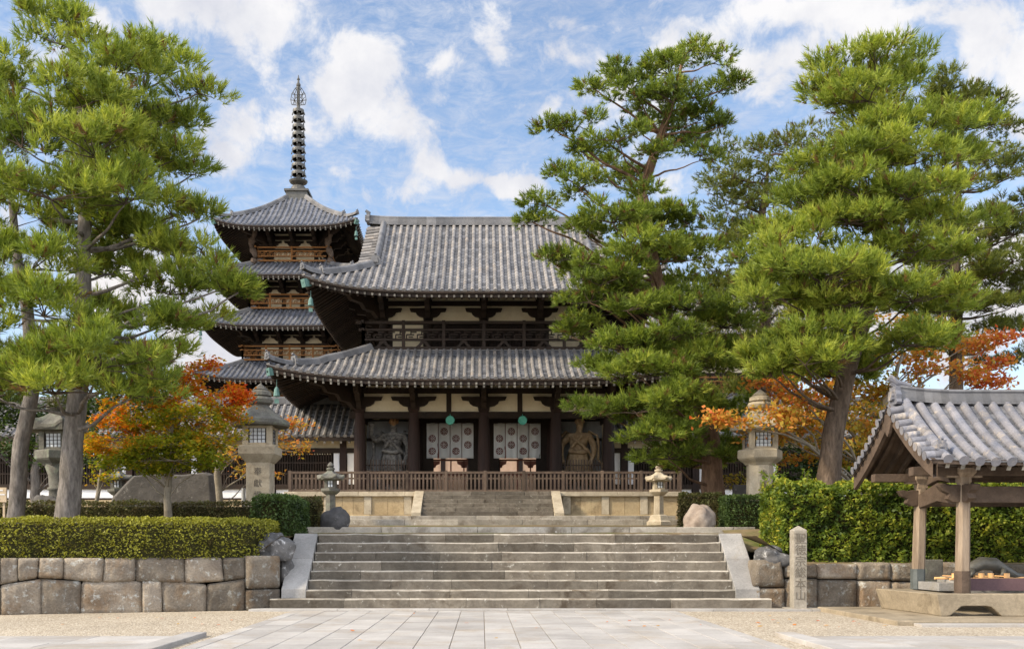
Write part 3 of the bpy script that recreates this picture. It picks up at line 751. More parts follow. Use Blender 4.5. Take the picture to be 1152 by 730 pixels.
for x in (CXS[0], CXS[-1]):
    beam(GX + x - .13, GX + x + .13, rows[0] + .2, rows[-1] - .2, 7.70, 8.02); beam(GX + x - .16, GX + x + .16, rows[0] + .2, rows[-1] - .2, 8.90, 9.14)
    for ya, yb in zip(rows, rows[1:]):
        q = MB(); q.box(GX + x - .05, GX + x + .05, ya + .2, yb - .2, 4.1, 8.9, .5); q.build('side_wall', MT['plaster'], gate)
beam(x0 - 3.2, x1 + 3.2, YF - 2.2, YF - 1.95, 9.22, 9.46)              # eave purlin carried by the bracket arms
for a, b_ in zip(CXS, CXS[1:]):
    q = MB(); q.box(GX + a + .2, GX + b_ - .2, YF - .02, YF + .06, 8.05, 8.93, .5); q.build('plaster_panel', MT['plaster'], gate)
    q = MB(); q.box(GX + a + .3, GX + b_ - .3, YF - .02, YF + .06, 9.17, 9.32, .5); q.build('plaster_panel', MT['plaster'], gate)
beam(x0 - .6, x1 + .6, YF - .2, YF + .2, 9.32, 9.62)
for i, x in enumerate(CXS):
    cloud_bracket('bracket', GX + x, YF - .10, 8.12, 1.12, .80, 2.15, gate)
    if i in (0, 4):
        cloud_bracket('bracket', GX + x + (-.12 if i == 0 else .12), YF + 1.0, 8.12, .92, .80, 2.0, gate, (0, -1, 0) if i == 0 else (0, 1, 0))
        for s in (1,):
            q = MB(); sx = -1 if i == 0 else 1; d = Vector((sx, -1, 0)).normalized()
            q.prism([(a, b_) for a, b_ in [(-.3, .0), (.45, .05), (.7, .3), (1.2, .36), (1.4, .62), (2.0, .66), (2.2, .9), (2.9, 1.0), (2.9, 1.24), (-.3, 1.24)]], (GX + x, YF, 8.12), d, (0, 0, 1), .28, .4)
            q.build('corner_bracket', MT['wood'], gate)
for x in ((CXS[1] + CXS[2]) / 2, (CXS[2] + CXS[3]) / 2):
    q = MB(); q.box(GX + x - .12, GX + x + .12, YF - .06, YF - .025, 8.05, 8.93, .4); q.build('strut', MT['wood'], gate)
# interior: floor stays open to the court, ceiling, guard bays and door frames
q = MB(); q.box(x0, x1, rows[0], rows[-1], 9.0, 9.1, .3); q.build('ceiling', MT['wood'], gate)
for a, b_ in ((0, 1), (3, 4)):
    xa, xb = GX + CXS[a] + .05, GX + CXS[b_] - .05
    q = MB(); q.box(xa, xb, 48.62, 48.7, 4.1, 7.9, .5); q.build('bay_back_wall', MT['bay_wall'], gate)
    xi = GX + (CXS[1] if a == 0 else CXS[3])
    q = MB(); q.box(xi - .05, xi + .05, YF + .3, 48.9, 4.1, 7.9, .5); q.build('bay_side_wall', MT['redwood'], gate)
    beam(xa, xb, 48.56, 48.62, 6.9, 7.05, 'wall_rail'); beam(xa, xb, YF - .06, YF + .06, 4.95, 5.13, 'sill_rail', 'redwood')
for a, b_ in ((1, 2), (2, 3)):
    xa, xb = GX + CXS[a], GX + CXS[b_]; Yd = rows[1]
    for x in (xa + .52, xb - .52):
        q = MB(); q.box(x - .28, x + .28, Yd - .12, Yd + .12, 4.1, 7.75, .4); q.build('door_jamb', MT['wood'], gate)
    beam(xa + .2, xb - .2, Yd - .14, Yd + .14, 7.84, 8.9, 'door_head'); beam(xa + .2, xb - .2, Yd - .14, Yd + .14, 4.1, 4.3, 'door_sill')
# lower roof
skirt_roof(gate, GX, GY, 9.62, 8.12, 5.35, 4.55, 10.86, 8.98, .62, .18, .345, .095, 11, .17, .34, MT['tile'], .60, name='lower_roof', orn=.42, thick=.30, brk=.11)
m = MB(); m.box(GX - 5.4, GX + 5.4, GY - 4.62, GY - 4.4, 10.74, 10.98, .4); m.build('roof_flashing', MT['tile'], gate)
# upper storey
YU = 46.9; UX = [-4.9, -2.72, 0, 2.74, 4.92]
q = MB(); q.box(GX - 4.75, GX + 4.75, YU + .12, 54.3, 10.5, 14.4, .3); q.build('upper_body', MT['wood'], gate)
for i, x in enumerate(UX):
    q = MB(); q.lathe([(.24, 0), (.23, 1.6)], (GX + x, YU + .1, 10.9), 12); q.build('upper_column', MT['wood'], gate)
beam(GX - 5.2, GX + 5.2, YU - .08, YU + .12, 12.40, 12.56); beam(GX - 5.2, GX + 5.2, YU - .10, YU + .14, 13.30, 13.52)
beam(GX - 5.2, GX + 5.2, YU - .12, YU + .12, 13.70, 14.0)
for a, b_ in zip(UX, UX[1:]):
    q = MB(); q.box(GX + a + .15, GX + b_ - .15, YU + .04, YU + .11, 12.56, 13.30, .5); q.build('plaster_panel', MT['plaster'], gate)
    q = MB(); q.box(GX + a + .2, GX + b_ - .2, YU + .04, YU + .11, 13.52, 13.70, .5); q.build('plaster_panel', MT['plaster'], gate)
for (a, b_) in ((0, 1), (3, 4)):
    q = MB(); q.box(GX + UX[a] + .45, GX + UX[b_] - .25, YU + .03, YU + .11, 11.0, 12.38, .5); q.build('plaster_panel', MT['plaster'], gate)
for a, b_ in ((1, 2), (2, 3)):
    q = MB()
    for k in range(14):
        x = GX + UX[a] + .4 + (UX[b_] - UX[a] - .8) * k / 13; q.box(x - .035, x + .035, YU + .02, YU + .1, 11.05, 12.35, .5)
    q.build('lattice_window', MT['redwood'], gate)
for i, x in enumerate(UX):
    cloud_bracket('bracket', GX + x, YU - .06, 12.58, .92, .72, 2.0, gate)
    if i in (0, 4):
        sx = -1 if i == 0 else 1; d = Vector((sx, -1, 0)).normalized(); q = MB()
        q.prism([(-.3, .0), (.45, .05), (.7, .3), (1.2, .36), (1.4, .6), (2.0, .66), (2.2, .85), (2.7, .9), (2.7, 1.1), (-.3, 1.1)], (GX + x, YU, 12.58), d, (0, 0, 1), .28, .4)
        q.build('corner_bracket', MT['wood'], gate)
        for yy in (YU + 1.2, YU + 3.6, YU + 6):
            cloud_bracket('bracket', GX + x + sx * -.05, yy, 12.58, .72, .72, 1.9, gate, (0, -1, 0) if i == 0 else (0, 1, 0))
beam(GX - 7.2, GX + 7.2, YU - 2.1, YU - 1.85, 13.50, 13.70)
# balcony with fret panels and split struts
BX, BY = 5.78, 46.02
bal_ = MB(); bal_.box(GX - BX, GX + BX, BY - .06, YU, 10.98, 11.06, .4); bal_.build('balcony_floor', MT['wood'], gate)
def balcony_side(parent, p0, p1, z0, h, m_, npost, fret=True, over=.35, t=.125, cloudy=True):
    p0, p1 = Vector((p0[0], p0[1], 0)), Vector((p1[0], p1[1], 0)); d = (p1 - p0).normalized(); L = (p1 - p0).length; Z = Vector((0, 0, 1))
    q = MB()
    for f, ex, tt in ((1.0, over, t * 1.0), (.73, over * .6, t * .8), (.36, 0, t * .8), (.04, 0, t * 1.1)):
        q.bar(p0 - d * ex + Z * (z0 + h * f), p1 + d * ex + Z * (z0 + h * f), t, tt, tint=.5)
    q.build('balcony_rail', m_, parent)
    for i in range(npost + 1):
        a = p0 + d * L * i / npost; q = MB(); q.bar(a + Z * z0, a + Z * (z0 + h * 1.08), t * 1.2, t * 1.2, up=(0, 1, 0), tint=.5); q.build('balcony_post', m_, parent)
    q = MB(); x = 0; s = h * .30; zb = z0 + h * .40
    while fret and x < L - s:
        def hb(a, b_, z): q.bar(p0 + d * (x + a) + Z * (zb + z), p0 + d * (x + b_) + Z * (zb + z), t * .5, t * .42, tint=.5)
        def vb(a, z, z2): q.bar(p0 + d * (x + a) + Z * (zb + z), p0 + d * (x + a) + Z * (zb + z2), t * .42, t * .5, up=(0, 1, 0), tint=.5)
        hb(0, s * .95, s * .50); vb(s * .0, 0, s * .50); vb(s * .55, s * .5, s); hb(s * .55, s * 1.25, s * .82) ; hb(s * .25, s * .8, s * .2); x += s * 1.35
    if fret: q.build('fret_panel', m_, parent)
    q = MB(); n = max(1, round(L / (h * 1.4)))
    if cloudy:
        for i in range(n):
            a = p0 + d * L * (i + .5) / n; w_ = h * .34
            q.prism([(-w_, 0), (-w_ * .55, 0), (0, h * .20), (w_ * .55, 0), (w_, 0), (w_ * .45, h * .17), (w_ * .22, h * .32), (-w_ * .22, h * .32), (-w_ * .45, h * .17)], a + Z * (z0 + h * .05), d, Z, t * .6, .5)
        q.build('split_strut', m_, parent)
balcony_side(gate, (GX - BX, BY), (GX + BX, BY), 11.0, 1.28, MT['wood'], 6)
balcony_side(gate, (GX - BX, BY), (GX - BX, BY + 8.5), 11.0, 1.28, MT['wood'], 4)
balcony_side(gate, (GX + BX, BY), (GX + BX, BY + 8.5), 11.0, 1.28, MT['wood'], 4)

def irimoya(parent, cx, cy, a, b, xv, xw, zr, ze, lift, conc, step, r, nrow, tmat, rh=.52, orn=.46, seg=5, thick=.32, rstep=.34, vw=.55):
    """hip-and-gable roof: a,b half eave sizes, xv verge, xw gable wall, ridge surface zr, eave ze"""
    D = a - xw
    def zz(v, s): return zr + (ze - zr) * (v * (1 + conc) - conc * v * v) + lift * max(0, (v - .55) / .45) ** 1.6 * min(1, abs(s)) ** 4
    def xm(v): return a - (1 - v) * b
    parts = []
    mt = MB(); mw = MB(); mr = MB()
    for sy in (-1, 1):
        def P(x, v, sy=sy):
            m_ = max(xm(v), xw); return Vector((cx + x, cy + sy * b * v, zz(v, x / m_)))
        def v0(x): return 0.0 if abs(x) <= xv else max(0, 1 - (a - abs(x)) / b)
        xs = [x for x in sym(a - r * 1.2, step) if not (xw + .1 < abs(x) < xv - .02) ]
        lay_tiles(mt, P, [x for x in xs if x <= -xv + .03], v0, nrow, r, Vector((1, 0, 0)), seg); lay_tiles(mt, P, [x for x in xs if x >= xv - .03], v0, nrow, r, Vector((1, 0, 0)), seg)
        inner = [x for x in xs if abs(x) < xw + .1]; lay_tiles(mt, P, inner, v0, nrow, r, Vector((1, 0, 0)), seg)
        # ribs run on from under the gable strip down to the eave
        vg = 1 - D / b + .02
        for x in [x for x in sym(a - r * 1.2, step) if xw + .1 < abs(x) < xv - .02]:
            n = max(2, round(nrow * (1 - vg))); rib(mt, [P(x, vg + (1 - vg) * j / n) for j in range(n + 1)], r, Vector((1, 0, 0)), seg)
        for sx in (-1, 1):
            seq = sorted(x for x in sym(a - r * 1.2, step) if xw - step * 1.02 < sx * x < xv + step * 1.02)
            inn = [x for x in seq if abs(x) < xw + .1]; oth = [x for x in seq if abs(x) > xv - .02]; midx = [x for x in seq if x not in inn and x not in oth]
            inn = [max(inn, key=abs)] if inn else []; oth = [min(oth, key=abs)] if oth else []
            lay_tiles(mt, P, sorted(inn + midx + oth), lambda q: max(vg, v0(q)), nrow, .001, Vector((1, 0, 0)), 3)
        # gable strip of short sideways tiles
        for sx in (-1, 1):
            n = int(b * (vg) / step * 1.15)
            for j in range(n):
                v = .03 + (vg - .03) * (j + .5) / n
                pa, pb = P(sx * (xw - .05), v), P(sx * xv, v); pb.z -= .10; pa.z += .03
                dv = (P(sx * xv, v + .02) - P(sx * xv, v - .02)).normalized()
                rib(mt, [pa, pa.lerp(pb, .5), pb], r, dv, seg)
            vs = lin(0.0, vg, 14)
            for va, vb in zip(vs, vs[1:]):
                q = [P(sx * (xw - .05), va), P(sx * xv, va), P(sx * xv, vb), P(sx * (xw - .05), vb)]
                for k in (1, 2): q[k].z -= .10
                mt.add(q, [(0, 1, 2, 3)])
                # barge board under the verge
                A, B = q[1] + Vector((-sx * .06, 0, -.05)), q[2] + Vector((-sx * .06, 0, -.05))
                dd = Vector((0, 0, .42)); e = Vector((-sx * .1, 0, 0))
                mw.add([A, B, B - dd, A - dd, A + e, B + e, B - dd + e, A - dd + e], [(0, 1, 2, 3), (4, 7, 6, 5), (3, 2, 6, 7), (0, 4, 5, 1)], .4)
        xs = sym(a, .5)
        fascia(mw, P, xs, 0, .1); fascia(mw, P, xs, .1, thick, .988)
        ve = 1 - 3.4 / b
        strip(mw, P, xs, lambda x: max(v0(x) if abs(x) > xv else 0, ve), .988, thick + .05, thick, 3, .3)
        for x in sym(a - .12, rstep):
            s = max(v0(x), ve)
            if abs(x) < xv: s = ve
            if s > .96: continue
            dz = Vector((0, 0, thick + .07)); mr.bar(P(x, s) - dz, P(x, .98) - dz, .09, .11)
            dz = Vector((0, 0, thick - .08)); mr.bar(P(x, max(s, .86)) - dz, P(x, .998) - dz, .09, .10, tipmi=1)
    for sx in (-1, 1):
        def Q(y, u_, sx=sx):       # u_: 0 at the gable wall, 1 at the side eave
            d = (1 - u_) * D; v = 1 - d / b; return Vector((cx + sx * (a - d), cy + y, zz(v, y / max(.01, b - d))))
        def u0(y): return max(0.0, min(1.0, 1 - (b - abs(y)) / D))
        lay_tiles(mt, Q, sym(b - r * 1.2, step), u0, max(4, int(nrow * D / b)), r, Vector((0, 1, 0)), seg)
        ys = sym(b, .5); fascia(mw, Q, ys, 0, .1); fascia(mw, Q, ys, .1, thick, .975)
        strip(mw, Q, ys, u0, .975, thick + .05, thick, 3, .3)
        for y in sym(b - .12, rstep):
            s = max(0, u0(y))
            if s > .92: continue
            dz = Vector((0, 0, thick + .07)); mr.bar(Q(y, s) - dz, Q(y, .97) - dz, .11, .13, tipmi=1)
        # gable wall
        vs = lin(0, 1 - D / b, 8); pts = [(-b * v, zz(v, 0) - .15) for v in vs[::-1]] + [(b * v, zz(v, 0) - .15) for v in vs[1:]]
        zb = pts[0][1]; mw.prism([(y, z) for y, z in pts], (cx + sx * (xw - .25), cy, 0), (0, 1, 0), (0, 0, 1), .2, .3)
    rf = mt.build('upper_roof', [tmat, MT['pan']], parent)
    mw.build('eave_board', MT['wood'], parent); o = mr.build('rafters', [MT['wood'], MT['tip']], parent); o['kind'] = 'stuff'
    mg = MB()
    top = [Vector((cx + x, cy, zr - .1 + .10 * (abs(x) / xv) ** 6)) for x in lin(-xv + .12, xv - .12, 24)]
    ridge(mg, top, .26, rh, layers=5)
    for sx in (-1, 1):
        onigawara(mg, Vector((cx + sx * (xv - .05), cy, zr + .05)), (sx, 0), orn * 1.2)
    mg.build('main_ridge', MT['ridge'], rf)
    for sx in (-1, 1):
        for sy in (-1, 1):
            mg = MB(); mh = MB(); vg = 1 - (D + .05) / b
            pts = [Vector((cx + sx * (xw - .02), cy + sy * b * v, zz(v, 0) + .0)) for v in lin(.03, vg, 14)]
            ridge(mg, pts, .19, .36); onigawara(mg, pts[-1] + Vector((0, sy * .1, 0)), (0, sy), orn)
            hp = lambda d: Vector((cx + sx * (a - d), cy + sy * (b - d), zz(1 - d / b, 1)))
            pts = [hp(d) for d in lin(D - .1, D * .27, 9)]; ridge(mg, pts, .18, .33); onigawara(mg, pts[-1] + Vector((sx * .06, sy * .06, 0)), (sx, sy), orn * .8)
            pts = [hp(d) for d in lin(D * .29, .04, 6)]
            for i, p in enumerate(pts): p.z += .18 * (i / 5) ** 2
            ridge(mg, pts, .15, .26); onigawara(mg, pts[-1] + Vector((sx * .04, sy * .04, 0)), (sx, sy), orn * .6)
            p0, p1 = hp(D) - Vector((0, 0, thick + .15)), hp(.04) - Vector((0, 0, thick + .04))
            mh.bar(p0, p1, .26, .32, tipmi=1); mh.bar(p1 + (p0 - p1) * .07, p1 + (p1 - p0) * .006, .30, .36, mi=1)
            mg.build('corner_ridge', MT['ridge'], rf); mh.build('hip_rafter', [MT['wood'], MT['bell']], parent)
    return rf
irimoya(gate, GX, GY, 8.22, 7.1, 6.12, 5.25, 18.5, 13.12, .72, .20, .345, .098, 22, MT['tile'])

# ------------------------------------------------------------------ five-storey pagoda
PXc, PY = -13.75, 72.0
pg = thing('pagoda', 'five-storey timber pagoda with blue-grey tile roofs and a ringed bronze spire', 'pagoda', (PXc, PY, 3.8))
bodyh = [3.2, 2.8, 2.4, 2.0, 1.62]
eave_h = [6.5, 6.15, 5.8, 5.45, 5.1]
ze_ = [9.5, 13.1, 16.85, 20.47, 23.95]
zt_ = [11.35, 14.95, 18.75, 22.25, 27.55]
for i in range(5):
    bh = bodyh[i]; zb = 4.6 if i == 0 else zt_[i - 1] - .3; ztop = ze_[i] + 1.35
    q = MB(); q.box(PXc - bh + .05, PXc + bh - .05, PY - bh + .05, PY + bh - .05, zb, ztop, .3); q.build('storey_wall', MT['wood'], pg)
    nb = 3 if i < 4 else 2
    xs = lin(-bh, bh, nb)
    zc = ze_[i] - .55           # bracket foot
    for f in range(2):          # front and left / right sides get panels and brackets
        pass
    for x0_, x1_ in zip(xs, xs[1:]):
        for (zz0, zz1) in ((zb + .35, zc - .30), (zc, zc + .62), (zc + .95, zc + 1.07), (zc + 1.28, zc + 1.38)):
            if zz1 <= zz0: continue
            q = MB(); q.box(PXc + x0_ + .12, PXc + x1_ - .12, PY - bh - .02, PY - bh + .06, zz0, zz1, .5); q.build('plaster_panel', MT['plaster'], pg)
            for sx in (-1, 1):
                q = MB(); X = PXc + sx * bh; q.box(X - .04, X + .04, PY + x0_ + .12, PY + x1_ - .12, zz0, zz1, .5); q.build('plaster_panel', MT['plaster'], pg)
    for x in xs:
        q = MB(); q.box(PXc + x - .15, PXc + x + .15, PY - bh - .10, PY - bh + .1, zb, zc + .02, .4); q.build('column', MT['wood'], pg)
        cloud_bracket('bracket', PXc + x, PY - bh - .10, zc, .74, .64, 1.75, pg)
        for sx in (-1, 1):
            cloud_bracket('bracket', PXc + sx * (bh + .06), PY + x, zc, .74, .64, 1.75, pg, (0, sx, 0))
        for sx, ang in ((0, 0),):
            q = MB(); q.box(PXc + x - .10, PXc + x + .10, PY - bh - 2.35, PY - bh - .1, zc + .92, zc + 1.12, .4); q.box(PXc + x - .11, PXc + x + .11, PY - bh - 2.38, PY - bh - 2.30, zc + .90, zc + 1.14, .4, 1)
            q.build('bracket_arm', [MT['wood'], MT['bell']], pg)
    for sx in (-1, 1):
        d = Vector((sx, -1, 0)).normalized(); q = MB()
        q.prism([(-.2, 0), (.5, .05), (.8, .3), (1.4, .36), (1.6, .6), (2.3, .66), (2.6, .85), (3.3, .95), (3.3, 1.15), (-.2, 1.15)], (PXc + sx * bh, PY - bh, zc), d, (0, 0, 1), .26, .4); q.build('corner_bracket', MT['wood'], pg)
    for z in (zc - .28, zc + .64, zc + 1.1):
        q = MB(); q.box(PXc - bh - .3, PXc + bh + .3, PY - bh - .12, PY - bh + .05, z, z + .24, .4); q.build('wall_beam', MT['wood'], pg)
    q = MB()
    for s in (-1, 1):
        q.box(PXc - bh - 2.0, PXc + bh + 2.0, PY + s * (bh + 1.7) - .1, PY + s * (bh + 1.7) + .1, zc + 1.12, zc + 1.32, .4)
        q.box(PXc + s * (bh + 1.7) - .1, PXc + s * (bh + 1.7) + .1, PY - bh - 1.6, PY + bh + 1.6, zc + 1.12, zc + 1.32, .4)
    q.build('eave_purlin', MT['wood'], pg)
    top = i == 4
    skirt_roof(pg, PXc, PY, eave_h[i], eave_h[i], .55 if top else bodyh[i + 1] + .55, .55 if top else bodyh[i + 1] + .55, zt_[i], ze_[i], .55, .28 if top else .12, .36, .10, 12 if top else 8,
               .15, .30, MT['tile_far'], .45 if top else .30, seg=4, rstep=.36, orn=.34, name='roof', thick=.28)
    if i > 0:
        r_ = bh + .95
        for p0, p1 in (((PXc - r_, PY - r_), (PXc + r_, PY - r_)), ((PXc - r_, PY - r_), (PXc - r_, PY + r_)), ((PXc + r_, PY - r_), (PXc + r_, PY + r_))):
            balcony_side(pg, p0, p1, zt_[i - 1] - .05, 1.0, MT['orange_wood'], 4 if i < 4 else 2, over=.3, t=.10, cloudy=False)
for sx in (-1, 1):              # carved props under the top eaves
    q = MB(); X = PXc + sx * 2.75; Y = PY - 2.75; nz = []
    for k in range(12):
        f = k / 11; nz.append(Vector((X + .16 * math.sin(f * 9), Y - .1 * math.cos(f * 7), 22.0 + 2.6 * f)))
    q.tube(nz, [.20 + .07 * math.sin(k * 2.1) for k in range(12)], 8, True, .9); q.build('carved_prop', MT['pavwood'], pg)
# spire
sp = MB(); sp.box(PXc - .78, PXc + .78, PY - .78, PY + .78, 27.3, 27.95, .4); sp.box(PXc - .9, PXc + .9, PY - .9, PY + .9, 27.95, 28.1, .4); spire = sp.build('spire_base', MT['bronze'], pg)
sp = MB(); sp.lathe([(.62, 0), (.60, .2), (.50, .42), (.30, .55), (.62, .72), (.70, .86), (.25, .9)], (PXc, PY, 28.1), 16); sp.build('spire_bowl', MT['bronze'], pg, smooth=False)
sp = MB(); sp.tube([(PXc, PY, 28.1), (PXc, PY, 36.0), (PXc, PY, 36.9)], [.17, .12, .03], 8); sp.lathe([(.03, 0), (.16, .1), (.17, .2), (.04, .4)], (PXc, PY, 36.0), 10); sp.lathe([(.03, 0), (.12, .08), (.02, .3)], (PXc, PY, 36.5), 10); sp.build('spire_shaft', MT['bronze'], pg)
for k in range(9):
    sp = MB(); z = 29.5 + k * .585; rr = .52 - .012 * k
    sp.lathe([(rr * .80, -.06), (rr, -.10), (rr * 1.02, .02), (rr * .98, .12), (rr * .80, .10), (rr * .80, -.06)], (PXc, PY, z), 20)
    for j in range(4):
        th = j * math.pi / 2 + .4; sp.bar((PXc, PY, z), (PXc + math.cos(th) * rr * .85, PY + math.sin(th) * rr * .85, z), .05, .08)
    for j in range(8):
        th = j * math.pi / 4; c_ = (PXc + math.cos(th) * rr * 1.06, PY + math.sin(th) * rr * 1.06, z - .26); sp.lathe([(.05, 0), (.04, .1), (.01, .18)], c_, 6)
    sp.build('spire_ring', MT['bronze'], pg)
for k in range(4):
    th = k * math.pi / 2; d = Vector((math.cos(th), math.sin(th), 0)); sp = MB()
    for (a0, b0, a1, b1) in [(0, 0, .5, .05), (.5, .05, .58, .4), (.58, .4, .5, .85), (.5, .85, .25, 1.25), (.25, 1.25, 0, 1.5), (0, .3, .58, .4), (0, .75, .5, .85), (.25, .02, .3, .8), (.3, .8, .1, 1.3), (.42, .05, .2, .6), (.12, .1, .45, .6), (.15, .55, .4, 1.0), (.0, 1.1, .25, 1.25)]:
        sp.bar(Vector((PXc, PY, 34.65)) + d * a0 + Vector((0, 0, b0)), Vector((PXc, PY, 34.65)) + d * a1 + Vector((0, 0, b1)), .035, .045)
    sp.build('flame_plate', MT['bronze'], pg)
# bells hanging from the corners
def wind_bell(c, s, label, group=None):
    q = MB(); q.lathe([(.13 * s, -.42 * s), (.15 * s, -.40 * s), (.11 * s, -.1 * s), (.05 * s, 0), (.02 * s, .03 * s)], c, 10); q.tube([c, Vector(c) + Vector((0, 0, .35 * s))], .015 * s, 5)
    q.box(c[0] - .1 * s, c[0] + .1 * s, c[1] - .01, c[1] + .01, c[2] - .72 * s, c[2] - .52 * s, .5); q.tube([(c[0], c[1], c[2] - .4 * s), (c[0], c[1], c[2] - .55 * s)], .012 * s, 4)
    tagged(q, 'wind_bell', MT['bell'], label, 'bell', group)
for i, nm in zip(range(1, 5), ('second', 'third', 'fourth', 'top')):
    h = eave_h[i] - .12
    for sx, sn in ((-1, 'left'), (1, 'right')):
        wind_bell((PXc + sx * h, PY - h, ze_[i] - .35), .85, 'small wind bell under the front %s corner of the pagoda\'s %s roof' % (sn, nm), 'wind bells under the eaves')
    wind_bell((PXc - h, PY + h, ze_[i] - .35), .85, 'small wind bell under the far left corner of the pagoda\'s %s roof' % nm, 'wind bells under the eaves')
for (sx, sn) in ((-1, 'left'), (1, 'right')):
    wind_bell((GX + sx * 9.25, GY - 7.75, 8.66), 1.0, 'verdigris bell hanging under the front %s corner of the gate\'s lower roof' % sn, 'wind bells under the eaves')
    wind_bell((GX + sx * 7.9, GY - 6.8, 12.9), .9, 'verdigris bell hanging under the front %s corner of the gate\'s upper roof' % sn, 'wind bells under the eaves')

# ------------------------------------------------------------------ covered corridors each side of the gate
def corridor(sx, label):
    xa = 7.9 if sx > 0 else -7.8; L = 34.0; X = lambda d: GX + sx * (6.2 + d)
    c = thing('cloister_corridor', label, 'corridor', (X(L / 2), 49.2, 3.6))
    bay = 3.55; n = int(L / bay); yf = 47.9
    def bx(nm, d0, d1, y0, y1, z0, z1, m_):
        q = MB(); a, b_ = sorted((X(d0), X(d1))); q.box(a, b_, y0, y1, z0, z1, .5); return q.build(nm, MT[m_], c)
    bx('stone_base', 0, L, yf - .5, yf + 4.2, 3.0, 3.86, 'tuff')
    bx('sill_beam', .1, L, yf - .14, yf + .14, 4.42, 4.66, 'wood'); bx('ground_beam', .1, L, yf - .13, yf + .13, 3.86, 3.98, 'wood')
    bx('head_beam', .1, L, yf - .14, yf + .14, 6.22, 6.46, 'wood'); bx('plaster_band', .1, L, yf - .04, yf + .04, 6.46, 6.95, 'plaster'); bx('wall_plate', .1, L, yf - .16, yf + .16, 6.95, 7.1, 'wood')
    bx('dark_backing', .1, L, yf + 3.9, yf + 4.0, 3.86, 6.52, 'wood'); bx('side_panel', .05, .6, yf - .05, yf + .05, 3.98, 6.22, 'whitewash'); bx('ceiling', 0.1, L, yf + .1, yf + 3.9, 7.1, 7.16, 'wood')  # dark backing wall added to block sky through the lattice; court side is open
    for i in range(n + 1):
        d = .8 + i * bay
        bx('post', d - .16, d + .16, yf - .16, yf + .16, 3.86, 7.0, 'redwood')
        if i == n: break
        bx('white_panel', d + .2, d + bay - .2, yf - .05, yf + .05, 3.98, 4.42, 'whitewash')
        bx('side_panel', d + .2, d + .48, yf - .05, yf + .05, 4.66, 6.22, 'whitewash')
        q = MB(); k = 22
        for j in range(k):
            x = X(d + .6 + (bay - .85) * j / (k - 1)); q.box(x - .032, x + .032, yf - .05, yf + .05, 4.66, 6.22, .5)
        for z in (5.15, 5.7): a, b_ = sorted((X(d + .5), X(d + bay - .2))); q.box(a, b_, yf - .052, yf + .02, z, z + .07, .5)
        q.build('window_lattice', MT['wood'], c)
    # roof
    ye, yr, ze, zr = 46.95, 49.7, 6.95, 8.95
    mt = MB(); mw = MB(); mr = MB()
    for s in (-1, 1):
        def P(x, v, s=s): return Vector((X(x), yr + s * (yr - ye) * v, zr + (ze - zr) * (v * 1.15 - .15 * v * v)))
        xs = lin(-.1, L, int(L / .34)); lay_tiles(mt, P, xs, lambda x: 0.0, 9, .095, Vector((1, 0, 0)), 4)
        fascia(mw, P, lin(-.1, L, 2), 0, .24, .995); strip(mw, P, lin(-.1, L, 2), lambda x: .1, .995, .28, .24, 2)
        for x in lin(0, L, int(L / .4)):
            dz = Vector((0, 0, .32)); mr.bar(P(x, .5) - dz, P(x, .985) - dz, .1, .12, tipmi=1)
    rf = mt.build('roof', [MT['tile'], MT['pan']], c); mw.build('eave_board', MT['wood'], c); o = mr.build('rafters', [MT['wood'], MT['tip']], c)
    mg = MB(); ridge(mg, [Vector((X(d), yr, zr - .05)) for d in lin(-.1, L, 50)], .2, .42, layers=4); mg.build('roof_ridge', MT['ridge'], rf)
corridor(-1, 'long cloister corridor with latticed windows running behind the maple to the pagoda side')
corridor(1, 'cloister corridor with dark lattice windows half hidden behind the dense middle pine')

# ------------------------------------------------------------------ the main hall behind the right corridor
hall = thing('main_hall', 'large two-storey temple hall with an orange balcony glimpsed through the pines', 'temple hall', (17.3, 74, 3.8))
q = MB(); q.box(17.3 - 6.6, 17.3 + 6.6, 74 - 5.2, 74 + 5.2, 4.0, 11.2, .4); q.build('lower_wall', MT['redwood'], hall)
for k in range(6):
    x = 17.3 - 6.3 + k * 2.12; q = MB(); q.box(x, x + 1.9, 74 - 5.26, 74 - 5.2, 5.2, 9.6, .5); q.build('plaster_panel', MT['plaster'], hall)
q = MB(); q.box(17.3 - 4.9, 17.3 + 4.9, 74 - 3.7, 74 + 3.7, 11, 18.6, .4); q.build('upper_wall', MT['wood'], hall)
for k in range(4):
    x = 17.3 - 4.6 + k * 2.35; q = MB(); q.box(x, x + 2.1, 74 - 3.76, 74 - 3.7, 14.3, 15.6, .5); q.build('plaster_panel', MT['plaster'], hall)
skirt_roof(hall, 17.3, 74, 10.2, 8.7, 5.6, 4.4, 12.7, 10.2, .6, .15, .42, .11, 9, .17, .34, MT['tile'], .4, seg=3, rstep=.5, name='lower_roof')
irimoya(hall, 17.3, 74, 8.4, 7.2, 5.9, 5.0, 21.0, 16.4, .7, .2, .42, .11, 14, MT['tile'], seg=3, rstep=.5)
r_ = 5.5
for p0, p1 in (((17.3 - r_, 74 - 4.4), (17.3 + r_, 74 - 4.4)), ((17.3 - r_, 74 - 4.4), (17.3 - r_, 74 + 4.4))):
    balcony_side(hall, p0, p1, 12.75, 1.1, MT['orange_wood'], 5, over=.3, t=.12)

